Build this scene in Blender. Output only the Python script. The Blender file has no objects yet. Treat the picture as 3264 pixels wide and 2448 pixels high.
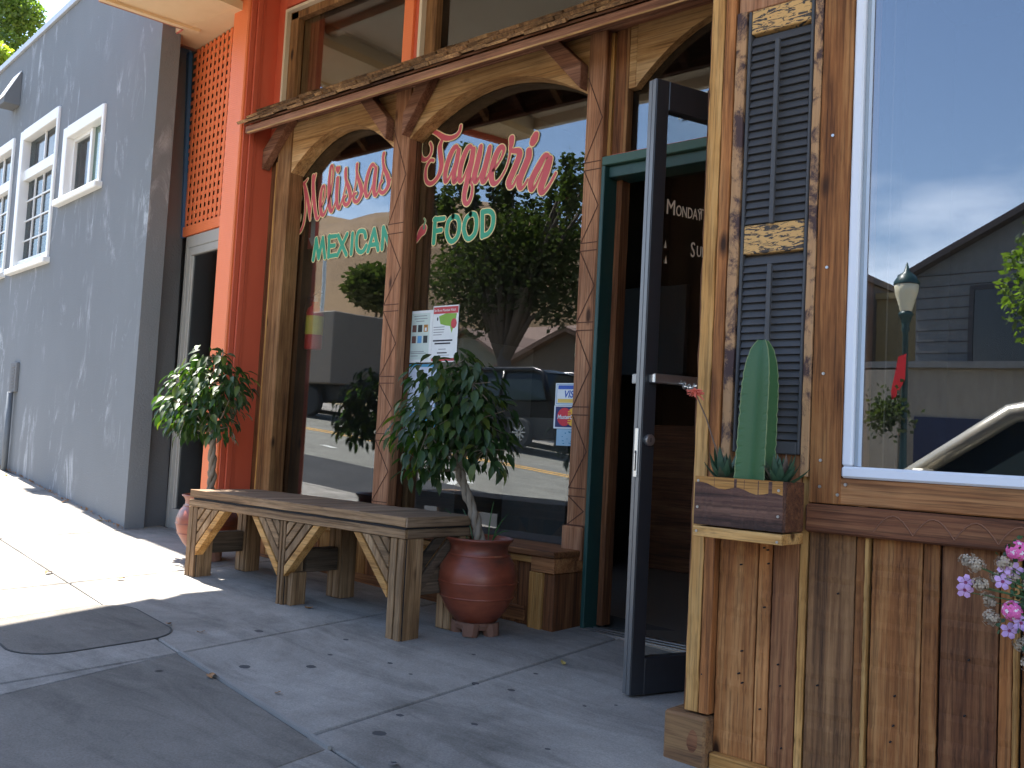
import bpy, bmesh, math, random
from math import sin, cos, pi, radians, sqrt
from mathutils import Vector, Matrix, noise
random.seed(7)
S = bpy.context.scene
COL = S.collection
# ------------------------------------------------------------------ camera, sky, sun, exposure
def cam_matrix(yaw, pitch, roll, loc):
    f = Vector((sin(yaw)*cos(pitch), cos(yaw)*cos(pitch), sin(pitch)))
    r = Vector((cos(yaw), -sin(yaw), 0)); u = r.cross(f)
    r2 = r*cos(roll)+u*sin(roll); u2 = -r*sin(roll)+u*cos(roll)
    m = Matrix((r2, u2, -f)).transposed().to_4x4(); m.translation = loc
    return m
cd = bpy.data.cameras.new('camera'); cam = bpy.data.objects.new('camera', cd); COL.objects.link(cam)
cd.sensor_width = 36; cd.lens = 3080/3264*36; cd.clip_start = .05; cd.clip_end = 3000
cam.matrix_world = cam_matrix(radians(-41.3826), radians(3.5465), radians(3.0319), Vector((0, -3.8, 0)))
S.camera = cam
SUN_EL = radians(61); SUN_VEC = Vector((-cos(SUN_EL)*cos(radians(7.5)), cos(SUN_EL)*sin(radians(7.5)), sin(SUN_EL)))
W = bpy.data.worlds.new('World'); S.world = W; W.use_nodes = True
nt = W.node_tree; nt.nodes.clear()
wo = nt.nodes.new('ShaderNodeOutputWorld'); bg = nt.nodes.new('ShaderNodeBackground')
sky = nt.nodes.new('ShaderNodeTexSky'); sky.sky_type = 'NISHITA'; sky.sun_disc = False
sky.sun_elevation = SUN_EL; sky.sun_rotation = radians(-82.5); sky.air_density = 1.0; sky.dust_density = .6; sky.ozone_density = 1.2
bg.inputs['Strength'].default_value = .105
CLX = 5.0
# thin clouds low in the sky
tc = nt.nodes.new('ShaderNodeTexCoord'); mp = nt.nodes.new('ShaderNodeMapping'); mp.inputs['Scale'].default_value = (2.2, 2.2, 6); mp.inputs['Location'].default_value = (CLX, 0, 0)
nz = nt.nodes.new('ShaderNodeTexNoise'); nz.inputs['Scale'].default_value = 1.5; nz.inputs['Detail'].default_value = 7; nz.inputs['Roughness'].default_value = .55
cr = nt.nodes.new('ShaderNodeValToRGB'); cr.color_ramp.elements[0].position = .45; cr.color_ramp.elements[1].position = .70
sx = nt.nodes.new('ShaderNodeSeparateXYZ'); mr = nt.nodes.new('ShaderNodeMapRange')
mr.inputs['From Min'].default_value = .36; mr.inputs['From Max'].default_value = .12
mu = nt.nodes.new('ShaderNodeMath'); mu.operation = 'MULTIPLY'; mx = nt.nodes.new('ShaderNodeMix'); mx.data_type = 'RGBA'
L = nt.links.new
L(tc.outputs['Generated'], mp.inputs['Vector']); L(mp.outputs['Vector'], nz.inputs['Vector']); L(nz.outputs['Fac'], cr.inputs['Fac'])
L(tc.outputs['Generated'], sx.inputs[0]); L(sx.outputs['Z'], mr.inputs['Value'])
L(cr.outputs['Color'], mu.inputs[0]); L(mr.outputs['Result'], mu.inputs[1])
L(mu.outputs[0], mx.inputs['Factor']); L(sky.outputs['Color'], mx.inputs['A']); mx.inputs['B'].default_value = (10.5, 11.0, 11.8, 1)
L(mx.outputs['Result'], bg.inputs['Color']); L(bg.outputs['Background'], wo.inputs['Surface'])
sd = bpy.data.lights.new('sun', 'SUN'); sd.energy = 5.0; sd.angle = radians(.53); sd.color = (1, .94, .85)
so = bpy.data.objects.new('sun', sd); COL.objects.link(so); so.rotation_euler = SUN_VEC.to_track_quat('Z', 'Y').to_euler(); so.location = (0, 0, 30)
S.view_settings.view_transform = 'Standard'; S.view_settings.look = 'None'; S.view_settings.gamma = 1
S.view_settings.use_curve_mapping = False; S.view_settings.exposure = 2.25
S.render.engine = 'CYCLES'; S.cycles.use_denoising = True
S.cycles.max_bounces = 9; S.cycles.diffuse_bounces = 5; S.cycles.glossy_bounces = 4; S.cycles.transparent_max_bounces = 12
S.cycles.caustics_reflective = False; S.cycles.caustics_refractive = False

# ------------------------------------------------------------------ ground shape: the street climbs to the left
def base(x):
    if x > -6.5: return -.87-.035*(max(min(x, 40), -6.5)+2.85)
    return -.742-.08*(max(x, -60)+6.5)
def gz(x, y): return base(x)+.03*(max(y, -3.15)+.2)
def road_z(x, y): return base(x)-.09-.14+.02*min(10, max(0, -3.15-y))

# ------------------------------------------------------------------ materials
MATS = {}
def newmat(name):
    m = bpy.data.materials.new(name); m.use_nodes = True; n = m.node_tree.nodes; b = n['Principled BSDF']; MATS[name] = m
    return m, n, m.node_tree.links.new, b
def rgba(c): return (c[0], c[1], c[2], 1)
def ramp(n, stops):
    r = n.new('ShaderNodeValToRGB'); e = r.color_ramp.elements
    while len(e) < len(stops): e.new(.5)
    for k, (p, c) in enumerate(stops): e[k].position = p; e[k].color = rgba(c) if not isinstance(c, (int, float)) else (c, c, c, 1)
    return r
def objco(n, l, scale, rand=True):
    t = n.new('ShaderNodeTexCoord'); v = t.outputs['Object']
    if rand:
        oi = n.new('ShaderNodeObjectInfo'); ml = n.new('ShaderNodeMath'); ml.operation = 'MULTIPLY'; ml.inputs[1].default_value = 37
        l(oi.outputs['Random'], ml.inputs[0]); ad = n.new('ShaderNodeVectorMath'); ad.operation = 'ADD'
        cx = n.new('ShaderNodeCombineXYZ'); [l(ml.outputs[0], cx.inputs[k]) for k in range(3)]
        l(v, ad.inputs[0]); l(cx.outputs[0], ad.inputs[1]); v = ad.outputs[0]
    m = n.new('ShaderNodeMapping'); m.inputs['Scale'].default_value = scale; l(v, m.inputs['Vector'])
    return m.outputs['Vector'], v
def tex_noise(n, l, vec, scale, detail=6, rough=.6, dist=0):
    t = n.new('ShaderNodeTexNoise'); t.inputs['Scale'].default_value = scale; t.inputs['Detail'].default_value = detail
    t.inputs['Roughness'].default_value = rough; t.inputs['Distortion'].default_value = dist; l(vec, t.inputs['Vector']); return t.outputs['Fac']
def mixc(n, l, fac, a, b, mode='MIX'):
    m = n.new('ShaderNodeMix'); m.data_type = 'RGBA'; m.blend_type = mode
    for k, v in (('Factor', fac), ('A', a), ('B', b)):
        if isinstance(v, (int, float)): m.inputs[k].default_value = v
        elif isinstance(v, tuple): m.inputs[k].default_value = rgba(v)
        else: l(v, m.inputs[k])
    return m.outputs['Result']
def bump(n, l, b, h, strength, dist=.01):
    bp = n.new('ShaderNodeBump'); bp.inputs['Strength'].default_value = strength; bp.inputs['Distance'].default_value = dist
    l(h, bp.inputs['Height']); l(bp.outputs[0], b.inputs['Normal'])
def wood(name, dark, mid, light, axis=2, rough=.75, grain=1.0, bl=.45, knots=True, vary=.28, bs=.35, saw=0):
    m, n, l, b = newmat(name)
    sc = [48*grain]*3; sc[axis] = 1.5*grain
    v, raw = objco(n, l, tuple(sc)); g = tex_noise(n, l, v, 1, 9, .72, .25)
    sc2 = [10.]*3; sc2[axis] = .9
    v2, _ = objco(n, l, tuple(sc2)); g2 = tex_noise(n, l, v2, 1, 5, .6, .8)
    av = n.new('ShaderNodeMath'); av.operation = 'MULTIPLY_ADD'; l(g2, av.inputs[0]); av.inputs[1].default_value = bl
    ml = n.new('ShaderNodeMath'); ml.operation = 'MULTIPLY'; l(g, ml.inputs[0]); ml.inputs[1].default_value = 1-bl; l(ml.outputs[0], av.inputs[2])
    r = ramp(n, [(.37, dark), (.49, mid), (.61, light)]); l(av.outputs[0], r.inputs['Fac']); c = r.outputs['Color']
    sc3 = [150*grain]*3; sc3[axis] = 4*grain
    v3, _ = objco(n, l, tuple(sc3)); g3 = tex_noise(n, l, v3, 1, 3, .6); r3 = ramp(n, [(.36, .45), (.52, 1.)]); l(g3, r3.inputs['Fac']); c = mixc(n, l, .75, c, r3.outputs[0], 'MULTIPLY')
    g4 = tex_noise(n, l, raw, 3.1, 4, .6); r4 = ramp(n, [(.3, .72), (.7, 1.22)]); l(g4, r4.inputs['Fac']); c = mixc(n, l, .8, c, r4.outputs[0], 'MULTIPLY')
    if knots:
        sk = [5.5]*3; sk[axis] = 2.0
        vk, _ = objco(n, l, tuple(sk)); vo = n.new('ShaderNodeTexVoronoi'); vo.inputs['Scale'].default_value = 1; l(vk, vo.inputs['Vector'])
        rk = ramp(n, [(.05, 1.0), (.11, 0.)]); l(vo.outputs['Distance'], rk.inputs['Fac'])
        c = mixc(n, l, rk.outputs['Color'], c, tuple(x*.3 for x in dark))
    oi = n.new('ShaderNodeObjectInfo'); hs = n.new('ShaderNodeHueSaturation'); mrn = n.new('ShaderNodeMapRange')
    mrn.inputs['To Min'].default_value = 1-vary; mrn.inputs['To Max'].default_value = 1+vary; l(oi.outputs['Random'], mrn.inputs['Value']); l(mrn.outputs[0], hs.inputs['Value'])
    hs.inputs['Saturation'].default_value = 1.05; l(c, hs.inputs['Color']); l(hs.outputs[0], b.inputs['Base Color'])
    b.inputs['Roughness'].default_value = rough; b.inputs['Specular IOR Level'].default_value = .3
    h = g
    if saw:
        wv = n.new('ShaderNodeTexWave'); wv.bands_direction = 'XYZ'[axis]; wv.inputs['Scale'].default_value = saw; wv.inputs['Distortion'].default_value = 1.5
        l(raw, wv.inputs['Vector']); a2 = n.new('ShaderNodeMath'); a2.operation = 'ADD'; l(wv.outputs['Fac'], a2.inputs[0]); l(g, a2.inputs[1]); h = a2.outputs[0]
    bump(n, l, b, h, bs, .006)
    return m
def paint(name, col, rough=.55, dirt=(.5, .5, .5), amt=.25, bs=.12, scale=(6, 6, 1.5), ridges=0, spec=.5):
    m, n, l, b = newmat(name)
    v, raw = objco(n, l, scale, False); g = tex_noise(n, l, v, 1, 7, .65)
    r = ramp(n, [(.38, 0.), (.75, 1.)]); l(g, r.inputs['Fac'])
    mm = n.new('ShaderNodeMath'); mm.operation = 'MULTIPLY'; mm.inputs[1].default_value = amt; l(r.outputs['Color'], mm.inputs[0])
    c = mixc(n, l, mm.outputs[0], col, tuple(col[k]*dirt[k] for k in range(3))); l(c, b.inputs['Base Color'])
    b.inputs['Roughness'].default_value = rough; b.inputs['Specular IOR Level'].default_value = spec
    f = tex_noise(n, l, raw, 90, 3); h = f
    if ridges:
        wv = n.new('ShaderNodeTexWave'); wv.bands_direction = 'Z'; wv.inputs['Scale'].default_value = ridges; wv.inputs['Distortion'].default_value = 2
        l(raw, wv.inputs['Vector']); h = wv.outputs['Fac']
    bump(n, l, b, h, bs, .004)
    return m
def plain(name, col, rough=.5, metal=0., spec=.5):
    m, n, l, b = newmat(name); b.inputs['Base Color'].default_value = rgba(col); b.inputs['Roughness'].default_value = rough
    b.inputs['Metallic'].default_value = metal; b.inputs['Specular IOR Level'].default_value = spec
    v, raw = objco(n, l, (1, 1, 1)); g = tex_noise(n, l, raw, 14, 4)
    c = mixc(n, l, g, tuple(x*.86 for x in col), tuple(min(1, x*1.12) for x in col)); l(c, b.inputs['Base Color'])
    return m
def glass(name, base_ref, tint=(.8, .83, .83), mul=1.6):
    m = bpy.data.materials.new(name); m.use_nodes = True; n = m.node_tree.nodes; l = m.node_tree.links.new; n.clear(); MATS[name] = m
    o = n.new('ShaderNodeOutputMaterial'); t = n.new('ShaderNodeBsdfTransparent'); t.inputs[0].default_value = rgba(tint)
    g = n.new('ShaderNodeBsdfGlossy'); g.inputs['Roughness'].default_value = 0; g.inputs[0].default_value = (.93, .96, 1, 1)
    lw = n.new('ShaderNodeLayerWeight'); lw.inputs['Blend'].default_value = .5      # Schlick reflectance, the same from both sides of the sheet
    pw = n.new('ShaderNodeMath'); pw.operation = 'POWER'; pw.inputs[1].default_value = 4.2; l(lw.outputs['Facing'], pw.inputs[0])
    ma = n.new('ShaderNodeMath'); ma.operation = 'MULTIPLY_ADD'; ma.inputs[1].default_value = mul; ma.inputs[2].default_value = .045*mul+base_ref; ma.use_clamp = True; l(pw.outputs[0], ma.inputs[0])
    mx = n.new('ShaderNodeMixShader'); l(ma.outputs[0], mx.inputs[0]); l(t.outputs[0], mx.inputs[1]); l(g.outputs[0], mx.inputs[2]); l(mx.outputs[0], o.inputs['Surface'])
    tc = n.new('ShaderNodeTexCoord'); nn = n.new('ShaderNodeTexNoise'); nn.inputs['Scale'].default_value = 1.3; nn.inputs['Detail'].default_value = 1; l(tc.outputs['Object'], nn.inputs['Vector'])
    bp = n.new('ShaderNodeBump'); bp.inputs['Strength'].default_value = .012; bp.inputs['Distance'].default_value = .1; l(nn.outputs['Fac'], bp.inputs['Height']); l(bp.outputs[0], g.inputs['Normal'])
    return m
def leafmat(name, cols, trans=.35, rough=.45):
    m = bpy.data.materials.new(name); m.use_nodes = True; n = m.node_tree.nodes; l = m.node_tree.links.new; MATS[name] = m; b = n['Principled BSDF']
    oi = n.new('ShaderNodeObjectInfo'); gm = n.new('ShaderNodeNewGeometry'); ad = n.new('ShaderNodeMath'); ad.operation = 'ADD'
    l(oi.outputs['Random'], ad.inputs[0]); l(gm.outputs['Random Per Island'], ad.inputs[1]); fr = n.new('ShaderNodeMath'); fr.operation = 'FRACT'; l(ad.outputs[0], fr.inputs[0])
    r = ramp(n, [(k/(len(cols)-1), c) for k, c in enumerate(cols)]); l(fr.outputs[0], r.inputs['Fac'])
    l(r.outputs[0], b.inputs['Base Color']); b.inputs['Roughness'].default_value = rough; b.inputs['Specular IOR Level'].default_value = .5
    tr = n.new('ShaderNodeBsdfTranslucent'); br = n.new('ShaderNodeMix'); br.data_type = 'RGBA'; br.blend_type = 'MULTIPLY'; br.inputs['Factor'].default_value = 1
    l(r.outputs[0], br.inputs['A']); br.inputs['B'].default_value = (2.2, 2.6, .9, 1); l(br.outputs['Result'], tr.inputs[0])
    mx = n.new('ShaderNodeMixShader'); mx.inputs[0].default_value = trans; l(b.outputs[0], mx.inputs[1]); l(tr.outputs[0], mx.inputs[2]); l(mx.outputs[0], n['Material Output'].inputs['Surface'])
    return m

RED = wood('redwood', (0.1, 0.036, 0.014), (0.3, 0.12, 0.045), (0.45, 0.22, 0.09), saw=0)
REDX = wood('redwood_level', (0.085, 0.032, 0.014), (0.25, 0.105, 0.045), (0.39, 0.19, 0.085), axis=0)
REDD = wood('dark_redwood', (0.06, 0.024, 0.012), (0.155, 0.062, 0.028), (0.28, 0.13, 0.06))
REDDX = wood('dark_redwood_level', (0.05, 0.02, 0.012), (0.14, 0.055, 0.028), (0.24, 0.11, 0.055), axis=0)
SAP = wood('sapwood', (0.26, 0.115, 0.035), (0.46, 0.24, 0.085), (0.58, 0.34, 0.14), bl=.5, vary=.15)
SAPX = wood('sapwood_level', (0.26, 0.115, 0.035), (0.46, 0.24, 0.085), (0.58, 0.34, 0.14), axis=0, bl=.5, vary=.15)
FIRX = wood('fir_board', (0.25, 0.12, 0.05), (0.46, 0.265, 0.12), (0.58, 0.37, 0.19), axis=0, bl=.5, vary=.12, grain=.7)
POST = wood('post_wood', (0.19, 0.08, 0.04), (0.37, 0.175, 0.095), (0.48, 0.26, 0.15), bl=.45, vary=.1)
BRACE = wood('brace_wood', (0.12, 0.05, 0.03), (0.25, 0.115, 0.07), (0.36, 0.185, 0.115), axis=0, vary=.15)
BENCHX = wood('bench_wood_level', (0.11, 0.06, 0.03), (0.26, 0.155, 0.08), (0.38, 0.25, 0.145), axis=0, bl=.5, vary=.2)
BENCHZ = wood('bench_wood', (0.11, 0.06, 0.03), (0.26, 0.155, 0.08), (0.38, 0.25, 0.145), axis=2, bl=.5, vary=.25)
BENCHY = wood('bench_seat_wood', (0.09, 0.055, 0.032), (0.2, 0.13, 0.08), (0.3, 0.21, 0.14), axis=1, bl=.5, vary=.15)
SHAKE = wood('shake_wood', (0.07, 0.038, 0.02), (0.22, 0.12, 0.06), (0.42, 0.25, 0.12), axis=1, vary=.45, knots=False)
OLDW = wood('pilaster_wood', (0.11, 0.05, 0.022), (0.25, 0.125, 0.055), (0.36, 0.2, 0.095), vary=.1)
GAP = plain('gap_shade_black', (.012, .01, .01), .9)  # black that puts the shade of gaps and holes into colour
ORANGE = paint('orange_paint', (.86, .215, .075), .5, (.8, .7, .7), .25, .18, ridges=22)
ORANGE_SHADE = paint('orange_paint_shaded', (.63, .12, .06), .5, (.8, .7, .7), .3)  # darker copy of the orange, with shade of the return face in it
CREAM = paint('cream_soffit', (.80, .60, .36), .7, (.8, .75, .6), .35)
TANS = paint('tan_soffit', (.74, .64, .50), .75, (.75, .7, .6), .4)
PINK = paint('salmon_and_sunlit_orange', (.75, .22, .18), .6)
WHITE = paint('white_paint', (.78, .78, .76), .45, (.8, .78, .7), .25)
WHITEV = paint('white_vinyl', (.74, .75, .80), .35, (.8, .8, .8), .2)
CREAMT = paint('cream_trim', (.72, .60, .44), .6)
BLUEP = paint('blue_paint', (.05, .13, .26), .6)
GREYM = paint('grey_metal_frame', (.42, .40, .36), .5, (.7, .7, .7), .3)
SHUT = plain('black_shutter_paint', (.058, .057, .06), .6)
DOORM = plain('dark_bronze_frame', (.028, .031, .036), .38, .0, .6)
DOORE = plain('worn_metal_edge', (.14, .145, .15), .42, .5)
STEEL = plain('steel', (.5, .5, .49), .35, .9)
GREEN = paint('dark_green_paint', (.015, .055, .05), .45, (3.5, 3, 2.6), .25)
GREENL = paint('green_rail_paint', (.035, .095, .07), .45, (.7, .7, .7), .3)
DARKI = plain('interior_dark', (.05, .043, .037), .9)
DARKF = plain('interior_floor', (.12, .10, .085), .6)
GREYI = plain('interior_cabinet', (.16, .15, .14), .7)
LGREEN = plain('ficus_trunk_bark', (.22, .17, .12), .85)
RUBBER = plain('black_rubber', (.02, .02, .02), .8)
def stucco(name, col, sun_scuff=True):
    m, n, l, b = newmat(name)
    v, raw = objco(n, l, (.55, .55, .3), False); g = tex_noise(n, l, v, 1.5, 5)
    c = mixc(n, l, g, tuple(x*.82 for x in col), tuple(x*1.15 for x in col))
    if sun_scuff:  # scuff streaks painted pale to stand in for grazing sun on bumps
        mp = n.new('ShaderNodeMapping'); mp.inputs['Rotation'].default_value = (0, radians(32), 0); mp.inputs['Scale'].default_value = (3.6, 3.6, 1.2); l(raw, mp.inputs['Vector'])
        a = tex_noise(n, l, mp.outputs[0], 1.1, 10, .78, 1.2); r1 = ramp(n, [(.53, 0.), (.64, 1.)]); l(a, r1.inputs['Fac'])
        k = tex_noise(n, l, raw, 1.5, 2); r2 = ramp(n, [(.44, 0.), (.60, 1.)]); l(k, r2.inputs['Fac'])
        mm = n.new('ShaderNodeMath'); mm.operation = 'MULTIPLY'; l(r1.outputs[0], mm.inputs[0]); l(r2.outputs[0], mm.inputs[1])
        m2 = n.new('ShaderNodeMath'); m2.operation = 'MULTIPLY'; m2.inputs[1].default_value = .8; l(mm.outputs[0], m2.inputs[0])
        c = mixc(n, l, m2.outputs[0], c, (.46, .48, .5))
    l(c, b.inputs['Base Color']); b.inputs['Roughness'].default_value = .85; b.inputs['Specular IOR Level'].default_value = .2
    f = tex_noise(n, l, raw, 70, 4, .7); bump(n, l, b, f, .5, .008)
    return m
STUCCO = stucco('grey_blue_stucco', (.19, .203, .213)); STUCCO_SHADE = stucco('grey_stucco_shaded', (.16, .165, .17), False)  # second tone is the same stucco, darkened for the shaded return wall
def concrete(name, a, bcol, spots=True):
    m, n, l, b = newmat(name)
    v, raw = objco(n, l, (1, 1, 1), False); g = tex_noise(n, l, raw, 1.6, 8, .7, .4); r = ramp(n, [(.3, a), (.7, bcol)]); l(g, r.inputs['Fac']); c = r.outputs[0]
    f = tex_noise(n, l, raw, 140, 3, .8); r2 = ramp(n, [(.3, .72), (.7, 1.15)]); l(f, r2.inputs['Fac']); c = mixc(n, l, 1., c, r2.outputs[0], 'MULTIPLY')
    v3, _ = objco(n, l, (1.1, 5, 1), False); st = tex_noise(n, l, v3, 1, 6, .7, 1); r4 = ramp(n, [(.48, 1.), (.72, .5)]); l(st, r4.inputs['Fac']); c = mixc(n, l, .8, c, r4.outputs[0], 'MULTIPLY')
    if spots:
        vo = n.new('ShaderNodeTexVoronoi'); vo.inputs['Scale'].default_value = 2.3; vo.inputs['Randomness'].default_value = 1; l(raw, vo.inputs['Vector'])
        r3 = ramp(n, [(.045, 1.), (.06, 0.)]); l(vo.outputs['Distance'], r3.inputs['Fac']); c = mixc(n, l, r3.outputs[0], c, tuple(x*.3 for x in a))
    l(c, b.inputs['Base Color']); b.inputs['Roughness'].default_value = .9; b.inputs['Specular IOR Level'].default_value = .25
    bump(n, l, b, f, .35, .004); return m
CONC = concrete('sidewalk_concrete', (.19, .175, .155), (.385, .36, .325)); CONCD = concrete('cover_concrete', (.13, .118, .102), (.225, .205, .18)); JOINT = plain('joint_dirt', (.045, .045, .042), .95)
ASPH = concrete('old_asphalt', (.17, .165, .145), (.24, .235, .205), False); ASPH_SHADE = concrete('shade_dark_asphalt', (.03, .031, .033), (.05, .05, .052), False)
def terracotta():
    m, n, l, b = newmat('terracotta_glaze'); v, raw = objco(n, l, (2, 2, 6)); g = tex_noise(n, l, v, 1.3, 6, .65)
    r = ramp(n, [(.3, (.07, .03, .02)), (.48, (.20, .045, .022)), (.68, (.30, .08, .04))]); l(g, r.inputs['Fac'])
    s = tex_noise(n, l, raw, 3.2, 3, .6); r2 = ramp(n, [(.66, 0.), (.70, .8)]); l(s, r2.inputs['Fac']); c = mixc(n, l, r2.outputs[0], r.outputs[0], (.4, .3, .16))
    l(c, b.inputs['Base Color']); b.inputs['Roughness'].default_value = .42; bump(n, l, b, g, .15, .01); return m
TERRA = terracotta(); TERRAP = paint('unglazed_clay', (.20, .095, .06), .8)
def peel():
    m, n, l, b = newmat('peeling_paint'); v, raw = objco(n, l, (26, 26, 95), True); g = tex_noise(n, l, v, 1, 7, .62, 1.1)
    r = ramp(n, [(.525, (.60, .34, .12)), (.55, (.055, .045, .04))]); l(g, r.inputs['Fac']); l(r.outputs[0], b.inputs['Base Color']); b.inputs['Roughness'].default_value = .8; bump(n, l, b, r.outputs[0], .5, .003); return m
PEEL = peel()
def burnt():
    m, n, l, b = newmat('burnt_paint_strip'); v, raw = objco(n, l, (9, 9, 7)); g = tex_noise(n, l, v, 1, 8, .75, .4)
    v2, _ = objco(n, l, (120, 120, 4)); g2 = tex_noise(n, l, v2, 1, 6); c0 = mixc(n, l, g2, (.30, .14, .06), (.55, .32, .15))
    r = ramp(n, [(.47, 0.), (.56, 1.)]); l(g, r.inputs['Fac']); c = mixc(n, l, r.outputs[0], c0, (.06, .03, .028)); l(c, b.inputs['Base Color']); b.inputs['Roughness'].default_value = .8; bump(n, l, b, g2, .3, .004); return m
BURNT = burnt()
GL = glass('shop_glass', .06, (.84, .86, .86), 1.1); GLR = glass('bright_window_glass', .11, (.6, .62, .66), 1.0); GLD = glass('door_glass', .0, (.9, .9, .88), .6); GLG = glass('house_glass', .0, (.5, .55, .55), .4)
FICUS = leafmat('ficus_leaf', [(.014, .034, .010), (.024, .056, .012), (.016, .040, .012), (.036, .075, .014), (.02, .05, .014), (.10, .13, .02)], .25, .5)
CACT = paint('cactus_skin', (.03, .095, .03), .5, (.8, 1.25, .8), .5); CACTE = plain('cactus_rib_edge', (.17, .22, .1), .8)
ALOE = leafmat('aloe_leaf', [(.03, .07, .04), (.05, .10, .05), (.09, .06, .045)], .1, .5)
CORAL = plain('coral_flower', (.70, .14, .09), .6); STEM = plain('brown_stem', (.14, .08, .05), .8)
TREEL = leafmat('tree_leaf', [(.022, .032, .012), (.035, .052, .018), (.055, .07, .022), (.028, .04, .014)], .2, .55)
TREEY = leafmat('yellow_green_leaf', [(.12, .15, .025), (.18, .22, .03), (.26, .29, .045), (.09, .12, .025)], .5, .5)
BARK = plain('bark', (.11, .085, .065), .9)
PINKF = plain('pink_petal', (.72, .12, .36), .6); LILAC = plain('lilac_petal', (.60, .36, .66), .6); DRYF = plain('dried_flower', (.42, .33, .24), .9); EYE = plain('flower_eye', (.85, .75, .75), .6); EYED = plain('dark_flower_eye', (.25, .02, .1), .6)
LRED = plain('lettering_red', (.58, .085, .10), .5); LCRM = plain('lettering_cream', (.85, .66, .32), .5); LGRN = plain('lettering_green', (.03, .32, .19), .5)
PAPER = plain('paper', (.72, .76, .77), .8); PAPERG = plain('mint_paper', (.56, .66, .63), .8); INK = plain('ink_grey', (.22, .23, .26), .8); INKB = plain('ink_black', (.03, .03, .04), .8); PRED = plain('print_red', (.48, .06, .07), .7)
BLUEB = plain('print_blue', (.03, .10, .42), .6); NAVY = plain('print_navy', (.025, .03, .13), .6); GOLD = plain('print_gold', (.75, .52, .12), .6); MRED = plain('print_bright_red', (.62, .03, .05), .6); MYEL = plain('print_yellow', (.85, .48, .05), .6); LBLUE = plain('print_pale_blue', (.33, .52, .66), .7); TEAL = plain('print_teal', (.05, .25, .42), .7); PGREEN = plain('print_green', (.22, .40, .06), .7); PBROWN = plain('print_brown', (.14, .07, .06), .8); PBLUE = plain('print_sky', (.12, .33, .60), .7); PDARK = plain('print_dark', (.04, .05, .055), .8)
FIRE = plain('extinguisher_red', (.65, .03, .03), .35); YEL = plain('label_yellow', (.8, .65, .08), .6)
DRYL = plain('dry_leaf', (.30, .15, .06), .8); DRYY = plain('yellow_leaf', (.5, .36, .10), .8)
# ------------------------------------------------------------------ mesh helpers
class MB:
    def __init__(s, M=None): s.v = []; s.f = []; s.M = M
    def add(s, vs, fs):
        o = len(s.v); s.v += [tuple(v) for v in vs]; s.f += [tuple(i+o for i in f) for f in fs]; return s
    def box(s, x0, x1, y0, y1, z0, z1):
        v = [(x, y, z) for x in (x0, x1) for y in (y0, y1) for z in (z0, z1)]
        return s.add(v, [(0, 1, 3, 2), (4, 6, 7, 5), (0, 4, 5, 1), (2, 3, 7, 6), (0, 2, 6, 4), (1, 5, 7, 3)])
    def bar(s, a, b, w, d, up=(0, 0, 1)):          # rectangular bar from a to b; w along side, d along up-ish
        a = Vector(a); b = Vector(b); t = (b-a).normalized(); u = Vector(up); sd_ = t.cross(u).normalized(); u = sd_.cross(t).normalized()
        v = []
        for p in (a, b):
            for i, j in ((-1, -1), (1, -1), (1, 1), (-1, 1)): v.append(p+sd_*(i*w/2)+u*(j*d/2))
        return s.add(v, [(3, 2, 1, 0), (4, 5, 6, 7), (0, 1, 5, 4), (1, 2, 6, 5), (2, 3, 7, 6), (3, 0, 4, 7)])
    def prism(s, poly, e0, e1, f):                 # poly of 2-d points; f(p, e) -> 3-d
        n = len(poly); v = [f(p, e0) for p in poly]+[f(p, e1) for p in poly]
        return s.add(v, [tuple(range(n-1, -1, -1)), tuple(range(n, 2*n))]+[(i, (i+1) % n, n+(i+1) % n, n+i) for i in range(n)])
    def tube(s, pts, rad, n=8, cap=True):
        pts = [Vector(p) for p in pts]; k = len(pts); rs = rad if isinstance(rad, (list, tuple)) else [rad]*k; v = []; pu = None
        for i, p in enumerate(pts):
            t = (pts[min(i+1, k-1)]-pts[max(i-1, 0)]).normalized()
            if pu is None: pu = Vector((0, 0, 1)) if abs(t.z) < .9 else Vector((1, 0, 0))
            a = t.cross(pu).normalized(); pu = a.cross(t).normalized()
            for j in range(n): q = 2*pi*j/n; v.append(p+(a*cos(q)+pu*sin(q))*rs[i])
        f = [(i*n+j, i*n+(j+1) % n, (i+1)*n+(j+1) % n, (i+1)*n+j) for i in range(k-1) for j in range(n)]
        if cap: f += [tuple(range(n-1, -1, -1)), tuple((k-1)*n+j for j in range(n))]
        return s.add(v, f)
    def lathe(s, prof, c, n=28, wob=0):
        v = []; k = len(prof)
        for i, (r, z) in enumerate(prof):
            for j in range(n): q = 2*pi*j/n; rr = r*(1+wob*noise.noise(Vector((cos(q)*2, sin(q)*2, z*9)))); v.append((c[0]+rr*cos(q), c[1]+rr*sin(q), c[2]+z))
        return s.add(v, [(i*n+j, i*n+(j+1) % n, (i+1)*n+(j+1) % n, (i+1)*n+j) for i in range(k-1) for j in range(n)])
    def quad(s, a, b, c, d): return s.add([a, b, c, d], [(0, 1, 2, 3)])
def fullname(o): return o
def emp(name, label, cat, loc=(0, 0, 0), group=None, kind=None):
    o = bpy.data.objects.new(name, None); COL.objects.link(o); o.location = loc; o.empty_display_size = .1
    tagp(o, label, cat, group, kind); return o
def tagp(o, label=None, cat=None, group=None, kind=None):
    for k, v in (('label', label), ('category', cat), ('group', group), ('kind', kind)):
        if v: o[k] = v
    return o
def wloc(o):
    v = Vector((0, 0, 0))
    while o is not None: v += Vector(o.location); o = o.parent
    return v
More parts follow.
